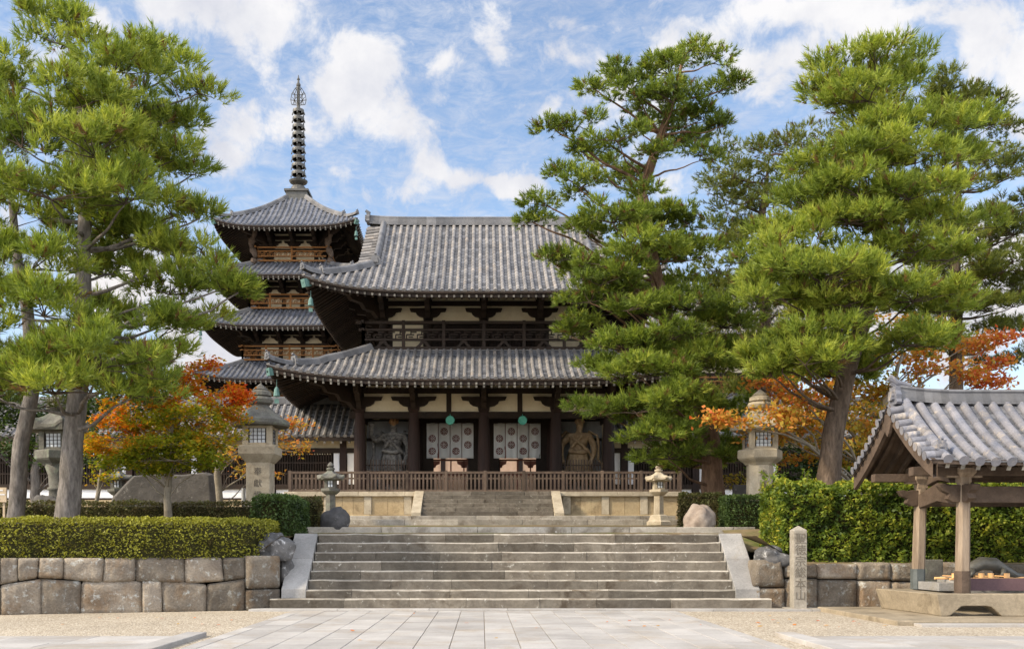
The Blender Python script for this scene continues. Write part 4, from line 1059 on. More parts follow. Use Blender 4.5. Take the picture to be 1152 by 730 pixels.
# the lecture hall across the court, seen only through the gate's doorways
lh = thing('lecture_hall', 'pale-walled hall across the court glimpsed under the curtains through the gate', 'temple hall', (0, 122, 3.8))
q = MB(); q.box(-16, 16, 118, 127, 3.8, 5.0, .5); q.build('stone_base', MT['lantern'], lh)
q = MB(); q.box(-14.5, 14.5, 120, 126, 5.0, 16.5, .5); q.build('plaster_wall', MT['barrier'], lh)
for k in range(10):
    x = -14.5 + k * 29 / 9; q = MB(); q.lathe([(.32, 0), (.28, 11.5)], (x, 119.9, 5.0), 10); q.build('column', MT['redwood'], lh)
q = MB(); q.box(-15, 15, 119.6, 120, 16.2, 17.0, .5); q.build('beam', MT['redwood'], lh)
skirt_roof(lh, 0, 123, 18.5, 7.5, 12, .4, 22.0, 16.6, .6, .2, .6, .14, 10, .2, .4, MT['tile'], .4, seg=3, rstep=.9, name='roof')
# ------------------------------------------------------------------ trees
RNG = np.random.default_rng(5)
def unit(a): return a / np.maximum(1e-9, np.linalg.norm(a, axis=1, keepdims=True))
def frame(A):
    ref = np.where(np.abs(A[:, 2:3]) < .9, np.array([[0, 0, 1.0]]), np.array([[1.0, 0, 0]]))
    U = unit(np.cross(A, ref)); return U, np.cross(A, U)
def needle_tris(T, A, L, tint, k, wid, spread=(15, 70)):
    """k needles round each shoot: T base, A axis, L length"""
    n = len(T); U, Vv = frame(A)
    Tk = np.repeat(T, k, 0); Ak = np.repeat(A, k, 0); Uk = np.repeat(U, k, 0); Vk = np.repeat(Vv, k, 0); Lk = np.repeat(L, k)
    ph = RNG.random(n * k) * 2 * np.pi; th = np.radians(RNG.uniform(spread[0], spread[1], n * k)); s = RNG.random(n * k)
    th = th * (1.25 - .6 * s)
    rad = Uk * np.cos(ph)[:, None] + Vk * np.sin(ph)[:, None]
    D = Ak * np.cos(th)[:, None] + rad * np.sin(th)[:, None]
    B = Tk + Ak * (Lk * s * .75)[:, None]
    tip = B + D * (Lk * RNG.uniform(.45, .75, n * k))[:, None]
    side = unit(np.cross(D, RNG.normal(size=(n * k, 3)))) * wid
    P = np.stack([B - side, B + side, tip], 1).reshape(-1, 3)
    return P, np.repeat(tint, k) + RNG.uniform(-.12, .12, n * k)

def wander(p0, p1, n, amp, rnd, sag=0.0):
    p0, p1 = Vector(p0), Vector(p1); out = []; L = (p1 - p0).length; o = Vector((rnd.random() * 50, rnd.random() * 50, 0))
    for i in range(n + 1):
        f = i / n; q = p0.lerp(p1, f); w_ = math.sin(math.pi * f)
        nv = noise.noise_vector(o + Vector((f * 2.2, 0, 0)))
        out.append(q + nv * amp * L * w_ + Vector((0, 0, -sag * L * w_)))
    return out

def pine(name, label, trunk, pads, seed, bark='bark', needles='needle', L=.34, dens=1.0, k=22, wid=.0085, back=.35, Y0=None, clump=.46, bright=0.0, nbr=None, depth=1.0, up=.5, spr=(14, 64), trimf=.30):
    """trunk: [(px,py,Y,r)...] base to top; pads: (px, py, rx_px, rz_px, dY) foliage layers round the trunk"""
    rnd = random.Random(seed)
    tp = [at(a, b, c) for a, b, c, r in trunk]; tr = [r * .86 for *_, r in trunk]; Yt = trunk[0][2]
    base = Vector((tp[0].x, tp[0].y, hgt(tp[0].x, tp[0].y))); t = thing(name, label, 'tree', base, 'pine trees in front of the temple')
    # smooth trunk
    pts = []; rr = []
    tp2 = [base - Vector((0, 0, .3))] + tp; tr2 = [tr[0] * 1.25] + tr
    for i in range(len(tp2) - 1):
        for j in range(6):
            f = j / 6; q = tp2[i].lerp(tp2[i + 1], f)
            nv = noise.noise_vector(q * .55 + Vector((seed, 0, 0))); pts.append(q + Vector((nv.x, nv.y, 0)) * tr[0] * .35); rr.append((tr2[i] + (tr2[i + 1] - tr2[i]) * f) * (1 + .09 * noise.noise(q * 1.9)))
    pts.append(tp2[-1]); rr.append(tr2[-1])
    m = MB(); m.tube(pts, rr, 14, True, .5); trunk_o = m.build('trunk', MT[bark], t, smooth=True)
    allp = []
    trim = L * trimf / Yt * F
    for px, py, rx, rz, dy in pads: allp.append((at(px, py + trim * .25, Yt + dy * depth), max(rx * .5, rx - trim) / F * Yt, max(rz * .5, rz - trim * .7) / F * Yt))
    nb = int(len(pads) * back)
    for i in range(nb):                       # the far side of the crown, which the photo only hints at
        c, a, b = allp[rnd.randrange(len(pads))]; tz = min(pts, key=lambda p: abs(p.z - c.z))
        off = abs(c.x - tz.x)
        allp.append((Vector((tz.x + (c.x - tz.x) * rnd.uniform(-.5, .8), Yt + rnd.uniform(.8, 1.3) * (1.0 + off * .45), c.z + rnd.uniform(-.3, .3))), a * .95, b * .9))
    TT = []; AA = []; LL = []; tt = []
    br = MB(); tw = MB()
    for c, a, b in allp:
        # limb from the trunk to the foliage layer
        zt = c.z - .25 * abs(c.x - pts[0].x) - .3; tz = min(pts[3:], key=lambda p: abs(p.z - zt) + (.0 if p.z < c.z else .3))
        d = (c - tz).length; r0 = max(.025, min(tr[0] * .22, .014 * d + .02))
        w_ = wander(tz, c + Vector((0, 0, -b * .45)), 8, .10, rnd, .03); br.tube(w_, [r0 * (1 - .72 * j / 8) for j in range(9)], 7, True, .5)
        ry = a * .85
        vol = a * ry; nc = max(4, int(vol / (clump * clump) * 1.55)); L_ = L * .72
        ptone = rnd.uniform(-.10, .10)
        for j in range(nc):
            ang = rnd.random() * 2 * math.pi; rad = rnd.random() ** .5
            cc = c + Vector((a * rad * math.cos(ang), ry * rad * math.sin(ang), b * (.75 * (1 - rad * rad) - .30) + rnd.uniform(-.45, .35) * b))
            if rnd.random() < .55:
                ww = wander(c + Vector((0, 0, -b * .4)), cc, 4, .1, rnd); tw.tube(ww, [.022, .018, .014, .011, .006], 4, False, .5)
            cr = clump * rnd.uniform(.65, 1.15); ns = int(30 * dens * (cr / clump) ** 2)
            ctone = rnd.uniform(-.13, .13) + ptone
            dirs = RNG.normal(size=(ns, 3)); dirs[:, 2] = np.abs(dirs[:, 2]) * 1.0 - .28; dirs = unit(dirs)
            outw = np.array([[math.cos(ang) * rad, math.sin(ang) * rad, 0]])
            p = np.array([cc]) + dirs * cr * np.array([[1, 1, .62]]) * (RNG.random((ns, 1)) ** .4)
            ax_ = unit(dirs * .9 + outw * .3 + np.array([[0, 0, up]]) + RNG.normal(size=(ns, 3)) * .2)
            TT.append(p); AA.append(ax_); LL.append(RNG.uniform(.7, 1.2, ns) * L_)
            tv = .50 + bright + ctone + RNG.normal(size=ns) * .13; tv[RNG.random(ns) < .045] = -.2; tt.append(tv)
    T = np.concatenate(TT); A = np.concatenate(AA); Ls = np.concatenate(LL); ti = np.concatenate(tt)
    P, tn = needle_tris(T, A, Ls, ti, k, wid, spr)
    bo = br.build('limbs', MT[bark], trunk_o, smooth=True); bo['kind'] = 'stuff'; to_ = tw.build('twigs', MT['twig'], trunk_o); to_['kind'] = 'stuff'
    quads_mesh('crown', P, tn, MT[needles], t, 3)
    return t

def leaf_quads(C, size, tint, flat=.5):
    n = len(C); N = RNG.normal(size=(n, 3)); N[:, 2] = np.abs(N[:, 2]) + flat * 2; N = unit(N); U, V = frame(N)
    a = RNG.random(n) * 2 * np.pi; D = U * np.cos(a)[:, None] + V * np.sin(a)[:, None]; S = np.cross(N, D)
    s = (size * RNG.uniform(.65, 1.25, n))[:, None] if np.ndim(size) else size * RNG.uniform(.65, 1.25, (n, 1))
    P = np.stack([C - D * s * .5, C + S * s * .32 + D * s * .05 - N * s * .08, C + D * s * .6, C - S * s * .32 + D * s * .05 - N * s * .08], 1).reshape(-1, 3)
    return P, tint
def leafy_tree(name, label, cat, trunk, pads, seed, leaf, size, per, tintf, bark='palebark', rz_fill=1.0, group=None, flat=.5, depth=.8, clump=.35):
    """broadleaf crown of sprays: pads (px,py,rx,rz,dY,tone)"""
    rnd = random.Random(seed); tp = [at(a, b, c) for a, b, c, r in trunk]; tr = [r for *_, r in trunk]; Yt = trunk[0][2]
    base = Vector((tp[0].x, tp[0].y, hgt(tp[0].x, tp[0].y))); t = thing(name, label, cat, base, group)
    m = MB(); P_ = [base - Vector((0, 0, .2))]; R_ = [tr[0] * 1.2]
    for i in range(len(tp)):
        P_.append(tp[i]); R_.append(tr[i])
    pts = []; rr = []
    for i in range(len(P_) - 1):
        for j in range(4):
            f = j / 4; pts.append(P_[i].lerp(P_[i + 1], f) + Vector((rnd.uniform(-.2, .2), rnd.uniform(-.2, .2), 0)) * tr[0]); rr.append(R_[i] + (R_[i + 1] - R_[i]) * f)
    pts.append(P_[-1]); rr.append(R_[-1])
    m.tube(pts, rr, 10, True, .5); to = m.build('trunk', MT[bark], t, smooth=True)
    br = MB(); CC = []; TN = []
    for px, py, rx, rz, dy, tone in pads:
        c = at(px, py, Yt + dy); a = rx / F * Yt; b = rz / F * Yt
        zt = c.z - .45 * abs(c.x - base.x) - .5; tz = min(pts[3:], key=lambda p: abs(p.z - zt)); d = (c - tz).length
        r0 = max(.012, min(tr[0] * .4, .008 * d + .010)); w_ = wander(tz, c, 7, .10, rnd, -.05); br.tube(w_, [r0 * (1 - .75 * j / 7) for j in range(8)], 6, True, .5)
        ncl = max(3, int(a * a * depth / (clump ** 2) * 1.3))
        for j in range(ncl):
            ang = rnd.random() * 6.283; rad = rnd.random() ** .5
            cc = Vector((c.x + a * rad * math.cos(ang), c.y + a * depth * rad * math.sin(ang), c.z + b * rnd.uniform(-.8, .8)))
            ww = wander(c, cc, 3, .12, rnd); br.tube(ww, [.012, .010, .007, .004], 4, False, .5)
            nl = max(4, int(per * 2.6 * rnd.uniform(.6, 1.3))); q = RNG.normal(size=(nl, 3)) * np.array([[clump * .5, clump * .5, clump * .26]])
            p = np.array([cc]) + q; CC.append(p); TN.append(tintf(p, tone, nl) + rnd.uniform(-.1, .1))
    bo = br.build('branches', MT[bark], to, smooth=True); bo['kind'] = 'stuff'
    C = np.concatenate(CC); tn = np.concatenate(TN); Pq, tn = leaf_quads(C, size, tn, flat)
    quads_mesh('crown', Pq, tn, MT[leaf], t, 4); return t

# ---- the four large pines and those behind
pine('pine_tree', 'tall bright pine with a straight grey trunk behind the left olive hedge', [(76, 582, 25, .36), (82, 500, 25, .31), (92, 400, 25, .26), (96, 300, 25.1, .22), (94, 200, 25.2, .17), (88, 100, 25.2, .11), (76, 30, 25.2, .04)],
     [(70, 42, 42, 26, .2), (44, 28, 14, 30, 0), (78, 20, 12, 24, .3), (130, 72, 48, 24, -.8), (165, 58, 32, 14, .8), (195, 78, 28, 14, .6), (222, 102, 24, 9, .3), (20, 85, 48, 28, .4), (92, 108, 58, 30, -1.6), (160, 128, 45, 26, -.2), (196, 130, 26, 18, .5),
      (25, 152, 52, 34, -1.2), (108, 165, 62, 30, -2.1), (178, 178, 40, 26, .2), (215, 192, 24, 14, .9), (58, 212, 62, 30, -2.4), (140, 218, 55, 28, -1.6), (195, 235, 36, 22, .2), (225, 240, 20, 14, .8), (12, 244, 48, 34, -.6),
      (36, 292, 56, 28, -1.9), (152, 268, 50, 18, .9), (205, 284, 48, 18, 0), (248, 318, 30, 18, -.3), (268, 325, 12, 10, -.2), (190, 322, 55, 24, .2), (50, 345, 55, 26, -2.2), (150, 300, 30, 14, 1.4), (20, 386, 60, 30, -1.4), (112, 402, 70, 32, -2.7),
      (178, 372, 42, 22, -1.0), (215, 350, 30, 16, .5), (62, 432, 72, 26, -2.6), (150, 438, 46, 18, -1.9), (-25, 330, 50, 30, -.5), (-20, 430, 50, 30, -1), (-40, 200, 60, 40, 0), (-30, 110, 50, 35, 0), (198, 398, 22, 12, -.8)],
     3, 'bark', 'needle', L=.46, dens=1.45, k=17, wid=.0125, bright=.17, clump=.40, up=.75, spr=(12, 56), trimf=.10)
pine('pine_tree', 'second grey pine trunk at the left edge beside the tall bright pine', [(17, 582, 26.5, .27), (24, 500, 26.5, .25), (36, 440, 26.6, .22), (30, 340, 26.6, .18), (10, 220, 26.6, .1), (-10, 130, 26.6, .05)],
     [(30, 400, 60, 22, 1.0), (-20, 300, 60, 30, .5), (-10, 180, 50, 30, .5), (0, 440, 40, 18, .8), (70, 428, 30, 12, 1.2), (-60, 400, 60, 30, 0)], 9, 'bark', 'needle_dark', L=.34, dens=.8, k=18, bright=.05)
pine('pine_tree', 'leaning reddish pine with layered tiers of foliage in front of the gate\'s right end', [(806, 570, 31, .46), (800, 500, 31, .36), (775, 420, 31.2, .31), (750, 360, 31.3, .29), (738, 310, 31.4, .27), (727, 260, 31.5, .24), (722, 215, 31.5, .21), (742, 165, 31.5, .16), (752, 125, 31.5, .12), (770, 60, 31.5, .04)],
     [(772, 54, 24, 16, 0), (753, 78, 32, 16, -.5), (802, 68, 24, 10, .4), (826, 92, 18, 9, .2), (695, 86, 30, 9, 0), (670, 98, 18, 7, .1), (716, 103, 32, 14, -.4), (757, 110, 38, 16, -.8), (794, 108, 24, 14, .4), (814, 138, 14, 10, .3), (792, 132, 22, 12, .6),
      (628, 146, 22, 8, 0), (660, 142, 28, 11, .2), (695, 154, 32, 13, -.6), (716, 138, 26, 14, .8), (654, 168, 16, 7, .3), (735, 168, 22, 12, -.9), (765, 155, 22, 14, .8), (787, 176, 28, 12, .2), (634, 196, 18, 8, .2), (652, 208, 32, 11, -.3), (616, 228, 24, 9, 0), (600, 246, 17, 11, .2),
      (700, 196, 22, 12, .9), (724, 216, 18, 18, -1.0), (690, 245, 42, 15, -1.2), (740, 244, 34, 13, .9), (774, 246, 32, 15, .4), (722, 275, 42, 15, -1.5), (662, 262, 32, 13, -.3), (644, 288, 32, 13, -.8), (687, 294, 38, 15, -1.6), (676, 316, 38, 13, -1.2), (758, 280, 36, 14, .3), (790, 285, 30, 14, .9),
      (656, 308, 32, 13, .2), (704, 308, 30, 11, -1.2), (664, 335, 32, 13, -.8), (706, 345, 34, 11, -1.8), (654, 364, 22, 12, .1), (643, 375, 15, 9, .2), (775, 342, 48, 17, -1.0), (812, 362, 42, 18, .2), (753, 376, 46, 16, -1.9), (703, 388, 45, 13, -1.4), (675, 412, 36, 9, -.9), (722, 418, 55, 16, -2.2), (775, 405, 54, 20, -1.6), (812, 397, 40, 20, .4),
      (672, 457, 32, 9, -1.4), (716, 458, 52, 16, -2.4), (757, 446, 50, 20, -2.6), (790, 462, 46, 22, -.2), (755, 487, 46, 20, -2.4), (780, 504, 46, 20, -.6), (752, 511, 34, 12, -1.8), (812, 508, 34, 20, .8), (836, 458, 28, 26, 1.4), (828, 500, 26, 22, 1.4), (765, 320, 30, 10, .9), (735, 400, 40, 12, .9)],
     17, 'redbark', 'needle', L=.36, dens=1.25, k=17, wid=.0135, bright=.05, clump=.36, trimf=.2, depth=1.0)
pine('pine_tree', 'bright leaning pine with a thick bare lower trunk behind the tall leafy hedge', [(928, 560, 27, .39), (938, 490, 27, .34), (957, 410, 27.1, .29), (975, 340, 27.2, .25), (988, 270, 27.3, .22), (990, 200, 27.4, .18), (978, 130, 27.5, .11), (980, 60, 27.5, .04)],
     [(944, 76, 34, 18, 0), (985, 66, 40, 18, -.5), (1022, 64, 28, 14, .4), (938, 102, 34, 16, .2), (977, 108, 46, 16, -.8), (1018, 100, 28, 15, .4), (962, 130, 32, 9, -.2), (1005, 143, 42, 18, -.9), (1046, 138, 42, 20, -.4), (1084, 140, 34, 20, .6), (964, 175, 58, 18, -1.4), (922, 196, 44, 17, -.6), (1030, 176, 52, 20, -1.3), (1063, 180, 38, 20, .2), (1094, 166, 32, 20, .8),
      (905, 224, 44, 17, -.4), (964, 212, 52, 20, -1.9), (1022, 216, 52, 22, -1.5), (1063, 212, 38, 22, .1), (956, 246, 44, 14, -1.6), (1046, 246, 48, 20, -.9), (1092, 252, 36, 19, .7), (870, 262, 40, 13, .2), (903, 277, 54, 17, -1.1), (849, 287, 32, 12, .3), (1030, 277, 48, 17, -1.3), (1067, 287, 38, 16, .3), (923, 310, 68, 18, -2.1), (870, 314, 34, 14, -.3),
      (893, 304, 54, 18, -1.6), (880, 330, 42, 16, -1.6), (946, 316, 48, 16, -2.2), (950, 340, 46, 11, -2.0), (1028, 332, 56, 17, -1.8), (1061, 346, 38, 12, -.6), (890, 382, 44, 11, -1.6), (926, 374, 44, 13, -2.0), (1015, 384, 52, 13, -1.9), (1045, 380, 28, 11, -1.2), (872, 402, 36, 13, -1.3), (850, 402, 18, 8, -.9), (906, 404, 44, 15, -2.2), (932, 397, 32, 12, -1.8), (880, 415, 32, 10, -1.6), (868, 420, 18, 7, -1.3), (914, 414, 24, 9, -1.8)],
     23, 'brownbark', 'needle', L=.44, dens=1.35, k=17, wid=.0125, bright=.15, clump=.40, up=.7, spr=(12, 58), trimf=.13)
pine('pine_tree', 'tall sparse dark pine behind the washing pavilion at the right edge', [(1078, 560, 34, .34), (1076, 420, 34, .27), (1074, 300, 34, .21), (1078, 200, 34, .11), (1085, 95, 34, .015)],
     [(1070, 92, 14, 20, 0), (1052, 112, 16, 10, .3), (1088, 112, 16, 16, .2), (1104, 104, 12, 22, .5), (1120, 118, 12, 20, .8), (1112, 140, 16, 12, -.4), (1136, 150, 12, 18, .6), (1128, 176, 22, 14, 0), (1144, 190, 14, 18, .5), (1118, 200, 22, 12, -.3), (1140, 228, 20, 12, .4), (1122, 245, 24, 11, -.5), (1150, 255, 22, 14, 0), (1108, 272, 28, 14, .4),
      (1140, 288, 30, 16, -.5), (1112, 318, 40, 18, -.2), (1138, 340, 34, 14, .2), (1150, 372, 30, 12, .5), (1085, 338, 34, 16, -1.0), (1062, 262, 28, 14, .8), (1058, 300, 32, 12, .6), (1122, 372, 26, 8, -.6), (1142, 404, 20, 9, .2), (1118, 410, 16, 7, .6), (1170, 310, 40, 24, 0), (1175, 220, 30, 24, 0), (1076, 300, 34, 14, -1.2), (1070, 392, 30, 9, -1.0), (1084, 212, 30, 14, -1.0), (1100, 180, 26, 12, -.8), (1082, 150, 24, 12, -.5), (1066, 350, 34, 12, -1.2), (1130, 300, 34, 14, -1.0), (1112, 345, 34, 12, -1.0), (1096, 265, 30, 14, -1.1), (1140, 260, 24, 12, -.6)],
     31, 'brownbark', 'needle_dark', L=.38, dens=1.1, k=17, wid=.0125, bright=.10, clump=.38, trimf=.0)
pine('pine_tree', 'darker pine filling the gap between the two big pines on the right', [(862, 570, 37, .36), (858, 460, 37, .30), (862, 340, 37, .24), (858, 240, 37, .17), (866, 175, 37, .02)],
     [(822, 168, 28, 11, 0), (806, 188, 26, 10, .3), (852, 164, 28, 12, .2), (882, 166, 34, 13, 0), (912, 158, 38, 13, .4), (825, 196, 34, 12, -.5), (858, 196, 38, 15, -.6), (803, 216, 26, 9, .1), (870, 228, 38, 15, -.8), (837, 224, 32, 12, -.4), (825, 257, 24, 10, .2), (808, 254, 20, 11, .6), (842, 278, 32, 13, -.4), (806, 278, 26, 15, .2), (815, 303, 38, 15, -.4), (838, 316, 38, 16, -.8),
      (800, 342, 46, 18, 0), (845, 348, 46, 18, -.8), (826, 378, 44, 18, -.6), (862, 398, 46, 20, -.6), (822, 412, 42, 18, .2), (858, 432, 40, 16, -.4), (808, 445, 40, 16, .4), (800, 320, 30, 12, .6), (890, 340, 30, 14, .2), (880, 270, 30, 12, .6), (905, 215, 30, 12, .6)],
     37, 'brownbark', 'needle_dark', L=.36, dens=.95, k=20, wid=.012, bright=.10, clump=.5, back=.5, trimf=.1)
# ---- broadleaf trees
def t_maple(p, tone, n): return .36 + (tone - .46) * .85 + RNG.normal(size=n) * .13 + (p[:, 2] - 4.6) * .02
leafy_tree('maple_tree', 'young maple turning green to flame red in front of the grey stone slab', 'tree', [(189, 582, 27, .115), (189, 540, 27, .10), (190, 505, 27, .085), (194, 470, 27, .06), (205, 430, 27, .02)],
    [(219, 424, 28, 8, 0, .80), (200, 430, 36, 9, .3, .74), (193, 446, 42, 10, -.6, .62), (246, 440, 26, 9, .2, .80), (262, 452, 14, 6, 0, .92), (270, 447, 8, 4, .1, .95), (226, 410, 12, 6, 0, .85), (167, 460, 42, 9, -.5, .56), (132, 480, 32, 8, 0, .70), (197, 470, 48, 10, -1.0, .36), (238, 466, 38, 10, .2, .62),
     (112, 497, 18, 7, .2, .74), (148, 500, 42, 10, -.7, .52), (193, 500, 48, 10, -1.2, .26), (234, 494, 36, 10, -.4, .42), (153, 520, 42, 8, -.6, .20), (197, 518, 48, 9, -1.0, .18), (238, 514, 28, 7, 0, .40), (175, 484, 40, 9, .8, .42), (215, 482, 40, 9, .8, .48), (160, 440, 22, 8, .4, .66), (180, 530, 14, 4, -.3, .2), (130, 464, 18, 6, .2, .66), (120, 510, 20, 6, .2, .5)],
    4, 'maple', .115, 46, t_maple, group=None, clump=.33)
leafy_tree('maple_tree', 'small thin-leaved brownish maple beside the left stone lantern', 'tree', [(247, 562, 32, .12), (245, 530, 32, .11), (248, 505, 32, .07), (262, 470, 32, .03)],
    [(262, 468, 26, 9, .2, .52), (296, 488, 30, 9, .5, .50), (325, 478, 16, 5, .4, .55), (272, 508, 30, 9, -.2, .44), (318, 507, 22, 6, .5, .46), (240, 480, 24, 9, .3, .45), (285, 455, 22, 6, .6, .6), (335, 500, 16, 5, .6, .5), (300, 530, 20, 6, .6, .42), (340, 478, 14, 4, .8, .55), (262, 530, 20, 6, .4, .40)],
    8, 'cherry', .13, 14, lambda p, tone, n: tone + RNG.normal(size=n) * .16, clump=.38)
leafy_tree('cherry_tree', 'spreading cherry with sparse orange leaves behind the right stone lantern', 'tree', [(990, 560, 30, .17), (992, 500, 30, .14), (998, 450, 30, .10), (1015, 400, 30, .05)],
    [(828, 474, 16, 4, -3.4, .55), (810, 468, 12, 4, -3.4, .62), (888, 462, 12, 4, -3.4, .55), (882, 476, 10, 3, -3.4, .5), (896, 446, 20, 8, -3.0, .64), (975, 440, 40, 16, .6, .42), (1000, 485, 40, 18, .8, .36), (935, 470, 40, 16, .8, .42), (1010, 520, 36, 12, .8, .34), (900, 490, 36, 14, .6, .42), (960, 395, 30, 8, .6, .55), (872, 432, 26, 8, -.8, .66), (900, 440, 34, 12, -.6, .66), (884, 470, 36, 10, -1.2, .50), (918, 462, 38, 13, -.6, .48), (872, 488, 24, 7, -1.4, .50), (946, 442, 34, 14, .2, .50), (962, 472, 38, 16, -.3, .40), (930, 492, 38, 14, -.2, .40), (990, 452, 34, 18, .4, .34), (985, 500, 36, 14, .1, .36),
     (1000, 402, 36, 11, .3, .48), (1040, 372, 44, 9, .4, .58), (1072, 384, 38, 9, .4, .62), (1096, 388, 32, 8, .3, .66), (1112, 412, 26, 6, .3, .78), (1060, 416, 40, 9, .2, .55), (1022, 432, 36, 12, .6, .44), (1085, 426, 34, 5, .2, .78), (1128, 380, 10, 4, .3, .85), (905, 418, 18, 6, 0, .85), (960, 418, 30, 10, .5, .42), (1035, 400, 40, 10, .6, .52), (1010, 360, 30, 7, .5, .5), (915, 515, 30, 9, .6, .42), (955, 520, 34, 9, .8, .36), (1118, 430, 22, 4, .2, .82)],
    12, 'cherry', .14, 30, lambda p, tone, n: tone + RNG.normal(size=n) * .17, clump=.42, flat=.1)
leafy_tree('evergreen_tree', 'dark round evergreen behind the right stone lantern and cherry leaves', 'tree', [(905, 570, 36, .2), (905, 520, 36, .15), (905, 480, 36, .08)],
    [(880, 500, 40, 30, 0, .35), (920, 495, 44, 34, .4, .4), (955, 515, 40, 26, 0, .38), (890, 535, 44, 20, -.5, .3), (935, 540, 44, 18, -.5, .34), (980, 530, 36, 22, .4, .36), (1010, 500, 40, 26, .6, .36), (1050, 510, 40, 26, .6, .36), (1000, 470, 36, 20, .8, .38), (960, 480, 40, 24, .8, .38), (920, 460, 36, 18, .8, .38), (1100, 500, 50, 30, .8, .36), (1140, 480, 50, 30, .8, .36)], 14, 'greenleaf', .17, 42, lambda p, tone, n: tone + RNG.normal(size=n) * .14, bark='bark', clump=.55)
leafy_tree('evergreen_tree', 'dark green bushy tree behind the left lantern and pine trunks', 'tree', [(40, 570, 37, .2), (40, 520, 37, .15), (45, 480, 37, .08)],
    [(20, 490, 44, 22, 0, .5), (60, 480, 44, 24, .4, .52), (100, 490, 34, 20, 0, .5), (0, 512, 40, 14, -.5, .45), (75, 520, 30, 10, -.6, .55), (40, 455, 44, 18, .3, .5), (-40, 490, 50, 30, 0, .5), (100, 455, 40, 16, .3, .5), (10, 465, 40, 20, .6, .5), (60, 500, 40, 20, .4, .5), (130, 470, 40, 18, .5, .5), (150, 495, 30, 14, .5, .48), (-10, 440, 40, 16, .5, .5), (30, 478, 50, 24, .8, .5), (85, 470, 44, 22, .8, .5)], 15, 'greenleaf', .17, 40, lambda p, tone, n: tone + RNG.normal(size=n) * .14, bark='bark', clump=.55)
leafy_tree('sapling', 'thin young maple sapling with a few yellow-green leaves beside the left pine trunk', 'tree', [(108, 572, 30, .07), (112, 540, 30, .06), (118, 505, 30, .03)],
    [(110, 520, 14, 5, 0, .3), (128, 512, 16, 5, .2, .34), (104, 538, 12, 4, .1, .3), (120, 535, 10, 4, -.2, .3)], 16, 'maple', .11, 14, lambda p, tone, n: tone + RNG.normal(size=n) * .1)
leafy_tree('shrub', 'small yellowish shrub behind the clipped box hedge near the right lantern', 'shrub', [(835, 568, 32.5, .05), (836, 552, 32.5, .04), (838, 540, 32.5, .02)],
    [(830, 545, 16, 6, 0, .4), (845, 540, 16, 6, .2, .42), (822, 538, 12, 5, .1, .4), (852, 548, 12, 6, 0, .38)], 18, 'cherry', .12, 16, lambda p, tone, n: tone * .6 + RNG.normal(size=n) * .1)

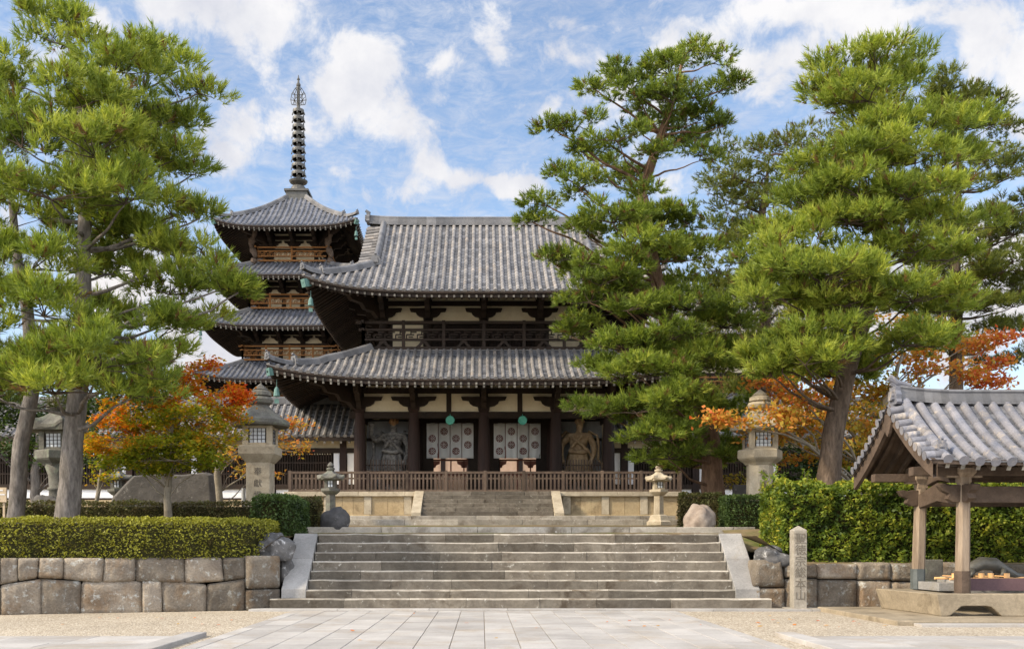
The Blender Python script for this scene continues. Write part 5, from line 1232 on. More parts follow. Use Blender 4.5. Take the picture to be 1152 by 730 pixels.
# ------------------------------------------------------------------ hedges
def hedge(name, label, path, width, z0, z1, leaf, size, n, tone=.5, rough=.10, rnd_r=.22, end_tone=None, sub=.5, core_in=.14):
    """clipped hedge along a path of (x, y): a twiggy core with leaves over its whole surface"""
    for _ in range(3):
        np_ = [path[0]]
        for (a, b), (c, d) in zip(path, path[1:]): np_ += [(a * .75 + c * .25, b * .75 + d * .25), (a * .25 + c * .75, b * .25 + d * .75)]
        path = np_ + [path[-1]]
    pts = [Vector((a, b, 0)) for a, b in path]; seg = [(p, q, (q - p).length) for p, q in zip(pts, pts[1:])]; Lt = sum(s[2] for s in seg)
    def loc(d):
        d = max(0, min(Lt, d))
        for p, q, l in seg:
            if d <= l or (p, q, l) == seg[-1]: return p.lerp(q, min(1, d / l)), (q - p).normalized()
            d -= l
    # blend directions at the corners
    def frame_at(d):
        c, t = loc(d); _, ta = loc(d - .35); _, tb = loc(d + .35); t = (t + ta + tb).normalized(); return c, t, Vector((-t.y, t.x, 0))
    hw, H = width / 2, z1 - z0; t = thing(name, label, 'hedge', (pts[0].lerp(pts[-1], .5).x, pts[0].lerp(pts[-1], .5).y, z0))
    def prof_(s):             # 0..1 round the section, bottom to bottom
        per = 2 * H + width; u_ = s * per
        if u_ < H: a, b = -hw, u_
        elif u_ < H + width: a, b = -hw + (u_ - H), H
        else: a, b = hw, H - (u_ - H - width)
        # rounded shoulders
        if b > H - rnd_r and abs(a) > hw - rnd_r:
            cx_, cz_ = math.copysign(hw - rnd_r, a), H - rnd_r; v = Vector((a - cx_, b - cz_)); 
            if v.length > 1e-6: v = v.normalized() * rnd_r; a, b = cx_ + v.x, cz_ + v.y
        return a, b
    nu, ns = max(4, int(Lt / .35)), 16; V = []; Fc = []
    for i in range(nu + 1):
        d = Lt * i / nu; c, tg, nn = frame_at(d); e = min(d, Lt - d); sh = 1 - .35 * max(0, 1 - e / .35) ** 2
        for j in range(ns + 1):
            a, b = prof_(j / ns); f = (1 - core_in / max(.2, hw)) * sh
            q = c - nn * (-a) * f; dz = rough * .6 * noise.noise(Vector((q.x * 1.4, q.y * 1.4, b * 2)))
            V.append((q.x, q.y, z0 + max(0, b * (1 - core_in / H) + dz * (b > .05))))
    n1 = ns + 1
    for i in range(nu):
        for j in range(ns): Fc.append((i * n1 + j, i * n1 + j + 1, (i + 1) * n1 + j + 1, (i + 1) * n1 + j))
    Fc += [tuple(range(n1)), tuple(nu * n1 + j for j in range(n1))[::-1]]
    m = MB(); m.add(V, Fc, .5); m.build('twig_core', MT['hedge_core'], t, smooth=True)
    C = np.zeros((n, 3)); tn = np.zeros(n)
    for i in range(n):
        r = random.random()
        endf = (H * width) / (Lt * (2 * H + width))
        if r < endf * 2:
            d = 0 if random.random() < .5 else Lt; c, tg, nn = frame_at(d); a = random.uniform(-hw, hw); b = random.uniform(0, H); q = c + nn * a + tg * ((-1 if d == 0 else 1) * random.uniform(-.06, .05)); nx_ = 0
        else:
            d = random.random() * Lt; c, tg, nn = frame_at(d); a, b = prof_(random.random()); q = c + nn * a
        nz = noise.noise(Vector((q.x * 1.4, q.y * 1.4, b * 2 + 5))); nz2 = noise.noise(Vector((q.x * 4, q.y * 4, b * 4)))
        out = rough * nz + rough * .5 * nz2 + random.uniform(-.08, .03); s_ = 1 + out / max(.3, hw)
        p = c + nn * a * s_ if r >= endf * 2 else q
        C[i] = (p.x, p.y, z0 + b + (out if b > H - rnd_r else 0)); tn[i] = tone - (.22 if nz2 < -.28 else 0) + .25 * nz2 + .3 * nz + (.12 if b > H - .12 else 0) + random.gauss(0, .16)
    Pq, tn = leaf_quads(C, size, tn, .15); quads_mesh('foliage', Pq, tn, MT[leaf], t, 4); return t
hp_ = [(-26, 22.0), (ax(-20, 22.2), 22.2), (ax(80, 22.55), 22.55), (ax(180, 22.9), 22.9), (ax(262, 23.4), 23.4), (ax(288, 24.2), 24.0), (ax(292, 25), 25.0)]
hedge('clipped_hedge', 'long low olive hedge clipped flat on top of the boulder wall', hp_, 1.05, 1.24, 2.20, 'hedge_y', .062, 52000, .5, .07, .26)
hedge('clipped_hedge', 'dark green clipped hedge block beside the top of the lower stairs', [(ax(300, 24.6), 24.9), (ax(322, 26), 25.7), (ax(330, 28.5), 28.5)], 1.0, 1.7, 2.86, 'hedge_d', .07, 15000, .5, .08, .2)
hedge('clipped_hedge', 'thin brownish hedge end touching the dark green block', [(ax(350, 28.2), 28.2), (ax(354, 30), 30)], .5, 2.1, 2.98, 'hedge_b', .07, 3500, .5, .1, .15)
hedge('clipped_hedge', 'long patchy brown-green hedge below the grey stone slab', [(-24, 28.4), (ax(120, 28.6), 28.6), (ax(288, 28.8), 28.8)], .9, 2.0, 2.86, 'hedge_b', .07, 26000, .55, .08, .15)
hedge('box_hedge', 'neatly squared green box hedge beside the tan boulder', [(ax(815, 27.6), 27.7), (ax(862, 27.6), 27.7)], .95, 2.0, 3.0, 'hedge_d', .06, 9500, .55, .05, .1)
hedge('clipped_hedge', 'thin twiggy brown hedge behind the tan boulder', [(ax(766, 29.5), 29.5), (ax(812, 29.0), 29.0)], .7, 2.1, 3.15, 'hedge_b', .07, 5000, .6, .12, .2)
hedge('leafy_hedge', 'tall loose yellow-green leafy hedge above the mossy wall behind the pavilion', [(ax(868, 24.7), 24.75), (ax(960, 24.8), 24.8), (ax(1060, 24.8), 24.8), (ax(1160, 24.8), 24.8), (22, 24.9)], 1.7, 1.05, 3.14, 'hedge_r', .105, 66000, .50, .22, .3, core_in=.30)
hs = thing('hedge_shoot', 'leggy green shoots sticking up from the end of the tall leafy hedge', 'plant', at(868, 545, 24.8))
for i in range(9):
    px = random.choice([865, 872, 878, 884, 892, 905, 930, 960]); p0 = at(px + random.uniform(-6, 6), 548, 24.6 + random.uniform(-.3, .5)); p1 = p0 + Vector((random.uniform(-.15, .15), 0, random.uniform(.3, .6)))
    m = MB(); m.tube([p0, p0.lerp(p1, .5), p1], [.012, .009, .004], 5)
    stem = m.build('stem', MT['twig'], hs); C = np.array([p0.lerp(p1, f) + Vector((random.uniform(-.08, .08), random.uniform(-.08, .08), 0)) for f in np.linspace(.3, 1, 16)])
    Pq, tn = leaf_quads(C, .11, .55 + RNG.normal(size=16) * .15, .1); quads_mesh('leaves', Pq, tn, MT['hedge_r'], stem, 4)
# ------------------------------------------------------------------ stone lanterns
TEXTS = []
def cjk(txt, size, loc, m_, parent, depth=.008, rot=(R(90), 0, 0)):
    cu = bpy.data.curves.new('inscription', 'FONT'); cu.body = txt; cu.size = size; cu.align_x = 'CENTER'; cu.extrude = depth; cu.space_line = .78
    o = bpy.data.objects.new('inscription', cu); COL.objects.link(o); cu.materials.append(m_)
    TEXTS.append(o); o.parent = parent; o.location = Vector(loc) - ORG.get(parent.name, Vector()); o.rotation_euler = rot; return o
def big_lantern(px, Y, top_py, label, shaft='square', body='lantern', cap='mossy', text=None, seed=0, capn=6, hexcap=False):
    x = ax(px, Y); z0 = hgt(x, Y) - .02; top = az_(top_py, Y); H = top - z0; k = H / 4.2
    t = thing('stone_lantern', label, 'stone lantern', (x, Y, z0), 'large stone lanterns'); c = (x, Y, z0)
    q = MB(); q.lathe([(.95 * k, 0), (.95 * k, .22 * k), (.80 * k, .30 * k), (.72 * k, .42 * k), (.5 * k, .46 * k)], c, 6, R(30)); q.build('base', MT[body], t, bevel=.02)
    q = MB()
    if shaft == 'square': q.box(x - .36 * k, x + .36 * k, Y - .36 * k, Y + .36 * k, z0 + .44 * k, z0 + 2.05 * k, .5)
    elif shaft == 'round': q.lathe([(.40 * k, .44 * k), (.31 * k, .9 * k), (.29 * k, 1.2 * k), (.34 * k, 1.22 * k), (.34 * k, 1.30 * k), (.29 * k, 1.32 * k), (.32 * k, 1.7 * k), (.44 * k, 2.06 * k)], c, 18)
    else: q.lathe([(.44 * k, .44 * k), (.42 * k, 2.05 * k)], c, 8, R(22.5))
    sh = q.build('shaft', MT[body], t, bevel=.015 if shaft != 'round' else 0, smooth=shaft == 'round')
    if text:
        for i, ch in enumerate(text): cjk(ch, .26 * k, (x, Y - (.36 if shaft == 'square' else .395) * k - .002, z0 + (1.62 - i * .36) * k), MT['ink'], sh)
    q = MB()
    if shaft == 'square':
        q.lathe([(.54 * k, 2.0 * k), (.60 * k, 2.06 * k), (.73 * k, 2.18 * k), (.78 * k, 2.24 * k), (.78 * k, 2.46 * k), (.73 * k, 2.50 * k)], c, 4, R(45))
    else: q.lathe([(.46 * k, 2.0 * k), (.52 * k, 2.07 * k), (.66 * k, 2.16 * k), (.72 * k, 2.22 * k), (.72 * k, 2.46 * k), (.66 * k, 2.50 * k)], c, 6, 0 if shaft == 'oct' else R(30))
    q.build('middle_platform', MT[body], t, bevel=.012)
    zb, zt = z0 + 2.5 * k, z0 + 3.10 * k; w_ = .36 * k; q = MB()
    for sx in (-1, 1):
        for sy in (-1, 1): q.box(x + sx * w_ - .085 * k, x + sx * w_ + .085 * k, Y + sy * w_ - .085 * k, Y + sy * w_ + .085 * k, zb, zt, .5)
    for z in (zb, zt - .08 * k): q.box(x - w_ + .02, x + w_ - .02, Y - w_ - .06 * k, Y + w_ + .06 * k, z, z + .08 * k, .5); q.box(x - w_ - .06 * k, x + w_ + .06 * k, Y - w_ + .02, Y + w_ - .02, z, z + .08 * k, .5)
    fb = q.build('light_box', MT[body], t, bevel=.008)
    for (dx_, dy_) in ((0, -1), (1, 0), (-1, 0), (0, 1)):
        u = Vector((1, 0, 0)) if dx_ == 0 else Vector((0, 1, 0)); nn = Vector((dx_, dy_, 0)); o_ = Vector((x, Y, (zb + zt) / 2)) + nn * (w_ + .02 * k)
        q = MB(); hw_, hh_ = .25 * k, .23 * k; q.prism([(-hw_, -hh_), (hw_, -hh_), (hw_, hh_), (-hw_, hh_)], o_, u, (0, 0, 1), .015, .5); pn = q.build('paper_pane', MT['paper'], fb)
        q = MB()
        for j in range(5):
            f = -1 + j * .5
            wd = .028 * k if j in (0, 4) else .014 * k
            q.bar(o_ + nn * .014 + u * (f * hw_) + Vector((0, 0, -hh_)), o_ + nn * .014 + u * (f * hw_) + Vector((0, 0, hh_)), wd, .02, up=nn, tint=.5)
            q.bar(o_ + nn * .014 - u * hw_ + Vector((0, 0, f * hh_)), o_ + nn * .014 + u * hw_ + Vector((0, 0, f * hh_)), wd, .02, up=nn, tint=.5)
        q.build('pane_lattice', MT['wood'], fb)
    # roof stone: curved cap
    q = MB(); n = 24; rings = [(1.0, 3.10, .0), (1.04, 3.16, 1), (1.02, 3.26, 1), (.80, 3.38, .5), (.58, 3.52, .2), (.40, 3.66, 0), (.30, 3.74, 0)]; V = []
    for rr_, zz_, cu_ in rings:
        for i in range(n):
            th = 2 * math.pi * i / n + R(30 if hexcap else 45); m_ = capn; a_ = ((th * m_ / (2 * math.pi)) % 1) - .5
            if hexcap: rad = .94 * rr_ * math.cos(math.pi / m_) / math.cos(a_ * 2 * math.pi / m_) * (1.0); lift = .20 * cu_ * (abs(a_) * 2) ** 3
            else: rad = .86 * rr_; lift = 0
            V.append((x + rad * k * math.cos(th), Y + rad * k * math.sin(th), z0 + (zz_ + lift) * k))
    fs = [(r_ * n + i, r_ * n + (i + 1) % n, (r_ + 1) * n + (i + 1) % n, (r_ + 1) * n + i) for r_ in range(len(rings) - 1) for i in range(n)]
    q.add(V, fs + [tuple(range(n))[::-1], tuple((len(rings) - 1) * n + i for i in range(n))], .5); q.build('cap_stone', MT[cap], t)
    q = MB(); q.lathe([(.26, 3.70), (.25, 3.76), (.36, 3.82), (.40, 3.92), (.36, 4.0), (.22, 4.01), (.34, 4.05), (.33, 4.16), (.22, 4.22), (.24, 4.24), (.14, 4.33), (.03, 4.42)] if True else [], c, 16)
    q.v = [(x + (a - x) * k, Y + (b - Y) * k, z0 + (d - z0) * k) for a, b, d in q.v]; q.build('jewel_finial', MT[cap if cap == 'mossy' else body], t, smooth=False)
    return t
big_lantern(293, 30.0, 440, 'tall lantern on a square inscribed pillar behind the dark green hedge, round mossy cap', 'square', 'lantern', 'mossy', '奉獻燈', 1)
big_lantern(855, 28.7, 446, 'tall sunlit tan lantern with an upturned hexagonal cap among orange cherry leaves', 'oct', 'lantern', 'lantern', '奉獻', 2, 6, True)
big_lantern(66, 30.6, 448, 'dark weathered lantern half hidden behind the left pine trunk', 'round', 'mossy', 'mossy', None, 3, 6, True)
def small_lantern(px, Y, top_py, label, body, win):
    x = ax(px, Y); z0 = hgt(x, Y); H = az_(top_py, Y) - z0; k = H / 2.5; c = (x, Y, z0)
    t = thing('stone_lantern', label, 'stone lantern', c, 'small stone lanterns')
    q = MB(); q.lathe([(.52 * k, 0), (.52 * k, .14 * k), (.44 * k, .20 * k), (.36 * k, .40 * k), (.26 * k, .44 * k)], c, 6, R(30)); q.build('base', MT[body], t, bevel=.01)
    q = MB(); q.lathe([(.22 * k, .42 * k), (.20 * k, 1.24 * k)], c, 6, R(30)); q.build('shaft', MT[body], t, bevel=.01)
    q = MB(); q.lathe([(.24 * k, 1.22 * k), (.36 * k, 1.32 * k), (.40 * k, 1.36 * k), (.40 * k, 1.46 * k)], c, 6, R(30)); q.build('middle_platform', MT[body], t)
    q = MB(); q.box(x - .22 * k, x + .22 * k, Y - .22 * k, Y + .22 * k, z0 + 1.46 * k, z0 + 1.80 * k, .5); lb = q.build('light_box', MT[body], t, bevel=.01)
    q = MB(); q.box(x - .10 * k, x + .13 * k, Y - .232 * k, Y - .21 * k, z0 + 1.52 * k, z0 + 1.76 * k, .5); q.build('paper_pane', MT['paper'], lb)
    q = MB(); 
    for f in (-.10, .005, .11): q.box(x + f * k, x + (f + .025) * k, Y - .242 * k, Y - .233 * k, z0 + 1.52 * k, z0 + 1.76 * k, .5)
    q.box(x - .10 * k, x + .13 * k, Y - .246 * k, Y - .2425 * k, z0 + 1.63 * k, z0 + 1.65 * k, .5); q.build('pane_lattice', MT['wood'], lb)
    q = MB(); n = 24; V = []; rings = [(.50, 1.80, 0), (.56, 1.84, 1), (.54, 1.90, 1), (.34, 2.00, .3), (.18, 2.12, 0), (.13, 2.18, 0)]
    for rr_, zz_, cu_ in rings:
        for i in range(n):
            th = 2 * math.pi * i / n + R(30); a_ = ((th * 6 / (2 * math.pi)) % 1) - .5
            rad = rr_ * math.cos(math.pi / 6) / math.cos(a_ * 2 * math.pi / 6); V.append((x + rad * k * math.cos(th), Y + rad * k * math.sin(th), z0 + (zz_ + .10 * cu_ * (abs(a_) * 2) ** 3) * k))
    q.add(V, [(r_ * n + i, r_ * n + (i + 1) % n, (r_ + 1) * n + (i + 1) % n, (r_ + 1) * n + i) for r_ in range(5) for i in range(n)] + [tuple(range(n))[::-1], tuple(5 * n + i for i in range(n))], .5); q.build('cap_stone', MT[body], t)
    q = MB(); q.lathe([(.12 * k, 2.16 * k), (.17 * k, 2.22 * k), (.16 * k, 2.28 * k), (.09 * k, 2.29 * k), (.14 * k, 2.36 * k), (.10 * k, 2.44 * k), (.02 * k, 2.52 * k)], c, 12); q.build('jewel_finial', MT[body], t)
small_lantern(372, 39.5, 520, 'small greenish lantern in front of the platform behind the dark boulder', 'mossy', 1)
small_lantern(741, 39.5, 522, 'small sunlit tan lantern before the platform beside the tan boulder', 'lantern', 1)
small_lantern(133, 33.5, 520, 'small dark lantern beside the left end of the grey stone slab', 'mossy', 1)

# ------------------------------------------------------------------ rocks, slab, posts and signs
def rock(name, label, c, s, seed, m_, cut=.0, facets=.35, base=None):
    bm_ = __import__('bmesh').new(); __import__('bmesh').ops.create_icosphere(bm_, subdivisions=4, radius=1)
    for v in bm_.verts:
        p = v.co.copy(); d = 1 + facets * noise.noise(p * 1.1 + Vector((seed * 7.3, 0, 0))) + facets * .35 * noise.noise(p * 2.9 + Vector((0, seed * 3.1, 0))) + .04 * noise.noise(p * 8)
        v.co = Vector((p.x * s[0] * d, p.y * s[1] * d, max(-.12, p.z * s[2] * d + s[2] * .30)))
    me = bpy.data.meshes.new(name); bm_.to_mesh(me); bm_.free(); a = me.attributes.new('tint', 'FLOAT', 'FACE'); a.data.foreach_set('value', [.5] * len(me.polygons))
    me.polygons.foreach_set('use_smooth', [True] * len(me.polygons)); me.materials.append(MT[m_])
    o = bpy.data.objects.new(name, me); COL.objects.link(o); o.location = c; return tag(o, label, 'boulder')
rock('boulder', 'dark rounded boulder with white streaks on the long landing step', (ax(377, 27.35), 27.35, 2.1), (.42, .36, .44), 3, 'rock', facets=.22)
rock('boulder', 'tan pointed boulder on the right end of the long landing step', (ax(786, 27.4), 27.45, 2.08), (.42, .36, .53), 11, 'rock2', facets=.30)
rock('boulder', 'jagged grey lichened boulder on top of the left wall\'s end by the stairs', (ax(309, 23.8), 23.75, 1.30), (.40, .34, .42), 6, 'rock3', facets=.6)
rock('boulder', 'flat grey boulder on the right wall\'s corner below the leafy hedge', (ax(868, 23.7), 23.72, 1.16), (.44, .32, .28), 8, 'rock3', facets=.5)
rock('boulder', 'narrow dark stone wedged between the left wall\'s end and the stair side slab', (ax(321, 24.0), 24.0, .75), (.20, .28, .52), 15, 'rock3', facets=.35)
rock('boulder', 'low dark stone lying at the foot of the half-hidden left lantern', (ax(48, 29.6), 29.6, hgt(0, 29.6)), (.55, .4, .75), 5, 'slab', facets=.35)
t = MB(); Y = 33.0; outl = [(122, 574), (126, 560), (140, 545), (150, 535), (176, 533), (205, 534), (232, 531), (239, 534), (241, 560), (240, 574)]
nn_ = len(outl); F0 = [at(a, b, Y) for a, b in outl]; B0 = [p + Vector((0, .55, 0)) for p in F0]
c0 = sum(F0, Vector()) / nn_; F1 = [c0 + (p - c0) * .93 + Vector((0, -.10, 0)) for p in F0]
t.add(F0 + B0 + F1, [tuple(range(2 * nn_, 3 * nn_))] + [(i, (i + 1) % nn_, 2 * nn_ + (i + 1) % nn_, 2 * nn_ + i) for i in range(nn_)] + [(i, nn_ + i, nn_ + (i + 1) % nn_, (i + 1) % nn_) for i in range(nn_)] + [tuple(range(nn_, 2 * nn_))[::-1]], .5)
mon = tagged(t, 'stone_monument', MT['slab'], 'broad grey stone slab with faint engraved lines standing behind the maple', 'monument', bevel=.03)
k_ = MB()
for j in range(11):
    px = 166 + j * 6; p = at(px, 556, Y); k_.box(p.x - .035, p.x + .035, Y - .112, Y - .099, p.z - .25 - random.random() * .3, p.z + .35, .5)
# the marker pillar with its engraved column of characters
Y = 23.02; mx = ax(898, Y)
mp = thing('stone_marker', 'tall square stone marker with a column of engraved characters by the stairs', 'stone marker', (mx, Y, 0))
q = MB(); w_ = .158; Zt = az_(596, Y)
q.add([(mx - w_, Y - w_, 0), (mx + w_, Y - w_, 0), (mx + w_, Y + w_, 0), (mx - w_, Y + w_, 0), (mx - w_, Y - w_, Zt), (mx + w_, Y - w_, Zt), (mx + w_, Y + w_, Zt), (mx - w_, Y + w_, Zt), (mx, Y, Zt + .11)],
      [(0, 1, 5, 4), (1, 2, 6, 5), (2, 3, 7, 6), (3, 0, 4, 7), (4, 5, 8), (5, 6, 8), (6, 7, 8), (7, 4, 8)], .5)
ps = q.build('pillar', MT['stone'], mp, bevel=.012)
for i, ch in enumerate('聖徳宗総本山'): cjk(ch, .27, (mx + .0, Y - w_ - .003, Zt - .30 - i * .27), MT['ink'], ps, .006)
q = MB(); q.box(mx - .30, mx + .42, Y - .30, Y + .28, -.02, .07, .5); q.build('plinth', MT['stone'], mp, bevel=.015)
# low slabs in the gravel beside the marker
q = MB(); q.box(ax(866, 22.9), ax(884, 22.9), 22.7, 23.1, -.02, .055, .5); tagged(q, 'ground_slab', MT['stone'], 'short flat slab in the gravel left of the stone marker', 'slab', bevel=.01)
q = MB(); px_ = ax(274, 30.8); gz = hgt(px_, 30.8); q.tube([(px_, 30.8, gz), (px_, 30.8, gz + 1.25)], .065, 10); tagged(q, 'marker_post', MT['metal'], 'slim pale grey post between the small maple and the left lantern', 'post')
sg = thing('notice_board', 'small pale wooden notice board at the left edge behind the hedge', 'sign', (ax(-2, 27.6), 27.6, 2.0))
q = MB(); X = ax(-4, 27.6); zc_ = az_(556, 27.6); q.box(X - .42, X + .30, 27.57, 27.62, zc_ - .22, zc_ + .20, .5); bd = q.build('board', MT['signwood'], sg)
q = MB()
for j, w_ in enumerate((.5, .56, .42)): q.box(X - .30, X - .30 + w_, 27.562, 27.568, zc_ + .10 - j * .12, zc_ + .135 - j * .12, .5)
q.build('painted_lines', MT['whitewash'], bd)
for s in (-.3, .2): q = MB(); q.box(X + s - .03, X + s + .03, 27.62, 27.67, 1.9, zc_ + .2, .5); q.build('leg', MT['signwood'], sg)
sg = thing('stone_sign', 'small grey sign stone behind the squared box hedge near the right lantern', 'sign', (ax(832, 31), 31, 2.2))
X = ax(832, 31); q = MB(); q.box(X - .22, X + .22, 30.95, 31.08, 2.2, az_(545, 31), .5); q.build('sign_slab', MT['slab'], sg, bevel=.02)

# ------------------------------------------------------------------ curtains, gongs, barriers and guardians inside the gate
def curtain(cxm, label):
    Yc = 49.05; w_ = 2.42; zt, zb = 7.86, 6.07; xa = GX + cxm - w_ / 2
    t = thing('crest_curtain', label, 'curtain', (GX + cxm, Yc, zt), 'crest curtains in the gate')
    q = MB(); q.tube([(xa - .1, Yc, zt + .02), (xa + w_ + .1, Yc, zt + .02)], .03, 8); q.build('curtain_rod', MT['wood'], t)
    pwid = w_ / 4
    for i in range(4):
        x0_, x1_ = xa + i * pwid + .016, xa + (i + 1) * pwid - .016; V = []; Fc = []; nx, nz = 8, 10
        for j in range(nz + 1):
            for k in range(nx + 1):
                f, h_ = k / nx, j / nz; x = x0_ + (x1_ - x0_) * f; z = zt - (zt - zb) * h_
                y = Yc - .015 + .045 * (.3 + .7 * h_) * math.sin(f * 8.5 + i * 2.1) + .03 * h_ * noise.noise(Vector((x * 2, z * 2, i)))
                V.append((x, y, z))
        n = nx + 1; Fc = [(j * n + k, (j + 1) * n + k, (j + 1) * n + k + 1, j * n + k + 1) for j in range(nz) for k in range(nx)]
        q = MB(); q.add(V, Fc, .5); pn = q.build('cloth_panel', MT['cloth'], t, smooth=True)
        so = pn.modifiers.new('thickness', 'SOLIDIFY'); so.thickness = .006
        for zc2 in ((.44, .80) if i % 2 == 0 else (.24, .62)):
            c = Vector(((x0_ + x1_) / 2, Yc - .075, zt - (zt - zb) * zc2)); q = MB()
            def ringm(r0, r1):
                V = []; N = 24
                for a in range(N):
                    th = 2 * math.pi * a / N
                    for rr_ in (r0, r1): V.append((c.x + rr_ * math.cos(th), c.y, c.z + rr_ * math.sin(th)))
                q.add(V, [(2 * a, 2 * a + 1, (2 * a + 3) % (2 * N), (2 * a + 2) % (2 * N)) for a in range(N)], .5)
            ringm(.155, .185); ringm(.075, .10); disc(q, c, Vector((0, -1, 0)), .035, .5, 10)
            for a in range(8):
                th = a * math.pi / 4; disc(q, c + Vector((math.cos(th) * .128, 0, math.sin(th) * .128)), Vector((0, -1, 0)), .030, .5, 8)
            cr = q.build('crest', MT['crest'], pn); s2 = cr.modifiers.new('thickness', 'SOLIDIFY'); s2.thickness = .004
    q = MB()
    for i in range(1, 4): x = xa + i * pwid; q.box(x - .04, x + .04, Yc + .012, Yc + .018, zb, zt, .5)
    q.build('curtain_cord', MT['crest'], t)
bays = ((CXS[1] + CXS[2]) / 2, (CXS[2] + CXS[3]) / 2)
curtain(bays[0] - .03, 'white crest-printed curtain in the gate\'s left doorway, nearer the grey guardian')
curtain(bays[1] - .03, 'white crest-printed curtain in the gate\'s right doorway, nearer the sandy guardian')
for cxm, sd_n in ((bays[0] + .07, 'left doorway, above the curtain nearer the grey guardian'), (bays[1] + .12, 'right doorway, above the curtain nearer the sandy guardian')):
    t = MB(); c = Vector((GX + cxm, 46.15, 7.62)); V = []
    for y_, r_ in ((-.10, .10), (-.12, .19), (-.09, .215), (.09, .215), (.12, .19), (.10, .10)):
        V += [(c.x + r_ * math.cos(a * math.pi / 10), c.y + y_, c.z + r_ * math.sin(a * math.pi / 10)) for a in range(20)]
    t.add(V, [(i * 20 + a, i * 20 + (a + 1) % 20, (i + 1) * 20 + (a + 1) % 20, (i + 1) * 20 + a) for i in range(5) for a in range(20)] + [tuple(range(20)), tuple(100 + a for a in range(20))[::-1]], .5)
    t.tube([c + Vector((0, 0, .2)), c + Vector((0, 0, .3))], .015, 6)
    tagged(t, 'bronze_gong', MT['gong'], 'round green bronze gong hanging in the ' + sd_n, 'gong', 'gongs over the doorways')
for cxm, nm in ((bays[0], 'grey'), (bays[1], 'sandy')):
    Yb = 49.5; X0 = GX + cxm - 1.22; X1 = GX + cxm + 1.22
    b_ = thing('doorway_barrier', 'low barrier with red-brown bracketed rails below the curtain nearer the %s guardian' % nm, 'barrier', (GX + cxm, Yb, 4.3))
    q = MB(); q.box(X0, X1, Yb, Yb + .05, 4.35, 5.25, .5); q.build('board_panel', MT['barrier'], b_)
    q = MB(); q.box(X0 - .05, X1 + .05, Yb - .08, Yb, 5.97, 6.06, .5); q.box(X0 - .05, X1 + .05, Yb - .08, Yb, 5.22, 5.32, .5); q.build('rail', MT['rust'], b_)
    for x in (X0 + .3, X1 - .55, (X0 + X1) / 2):
        q = MB(); q.box(x - .035, x + .035, Yb - .07, Yb - .003, 4.3, 5.97, .5)
        if x != (X0 + X1) / 2: q.prism([(-.12, 0), (.12, 0), (.16, .12), (.34, .2), (.36, .34), (-.36, .34), (-.34, .2), (-.16, .12)], (x, Yb - .04, 5.62), (1, 0, 0), (0, 0, 1), .06, .5)
        q.build('bracket_post', MT['rust'], b_)
    for k in range(11):
        x = X0 + .15 + (X1 - X0 - .3) * k / 10; q = MB(); q.box(x - .03, x + .03, Yb - .05, Yb - .003, 4.3, 5.22, .5); q.build('slat', MT['pavpost'], b_)

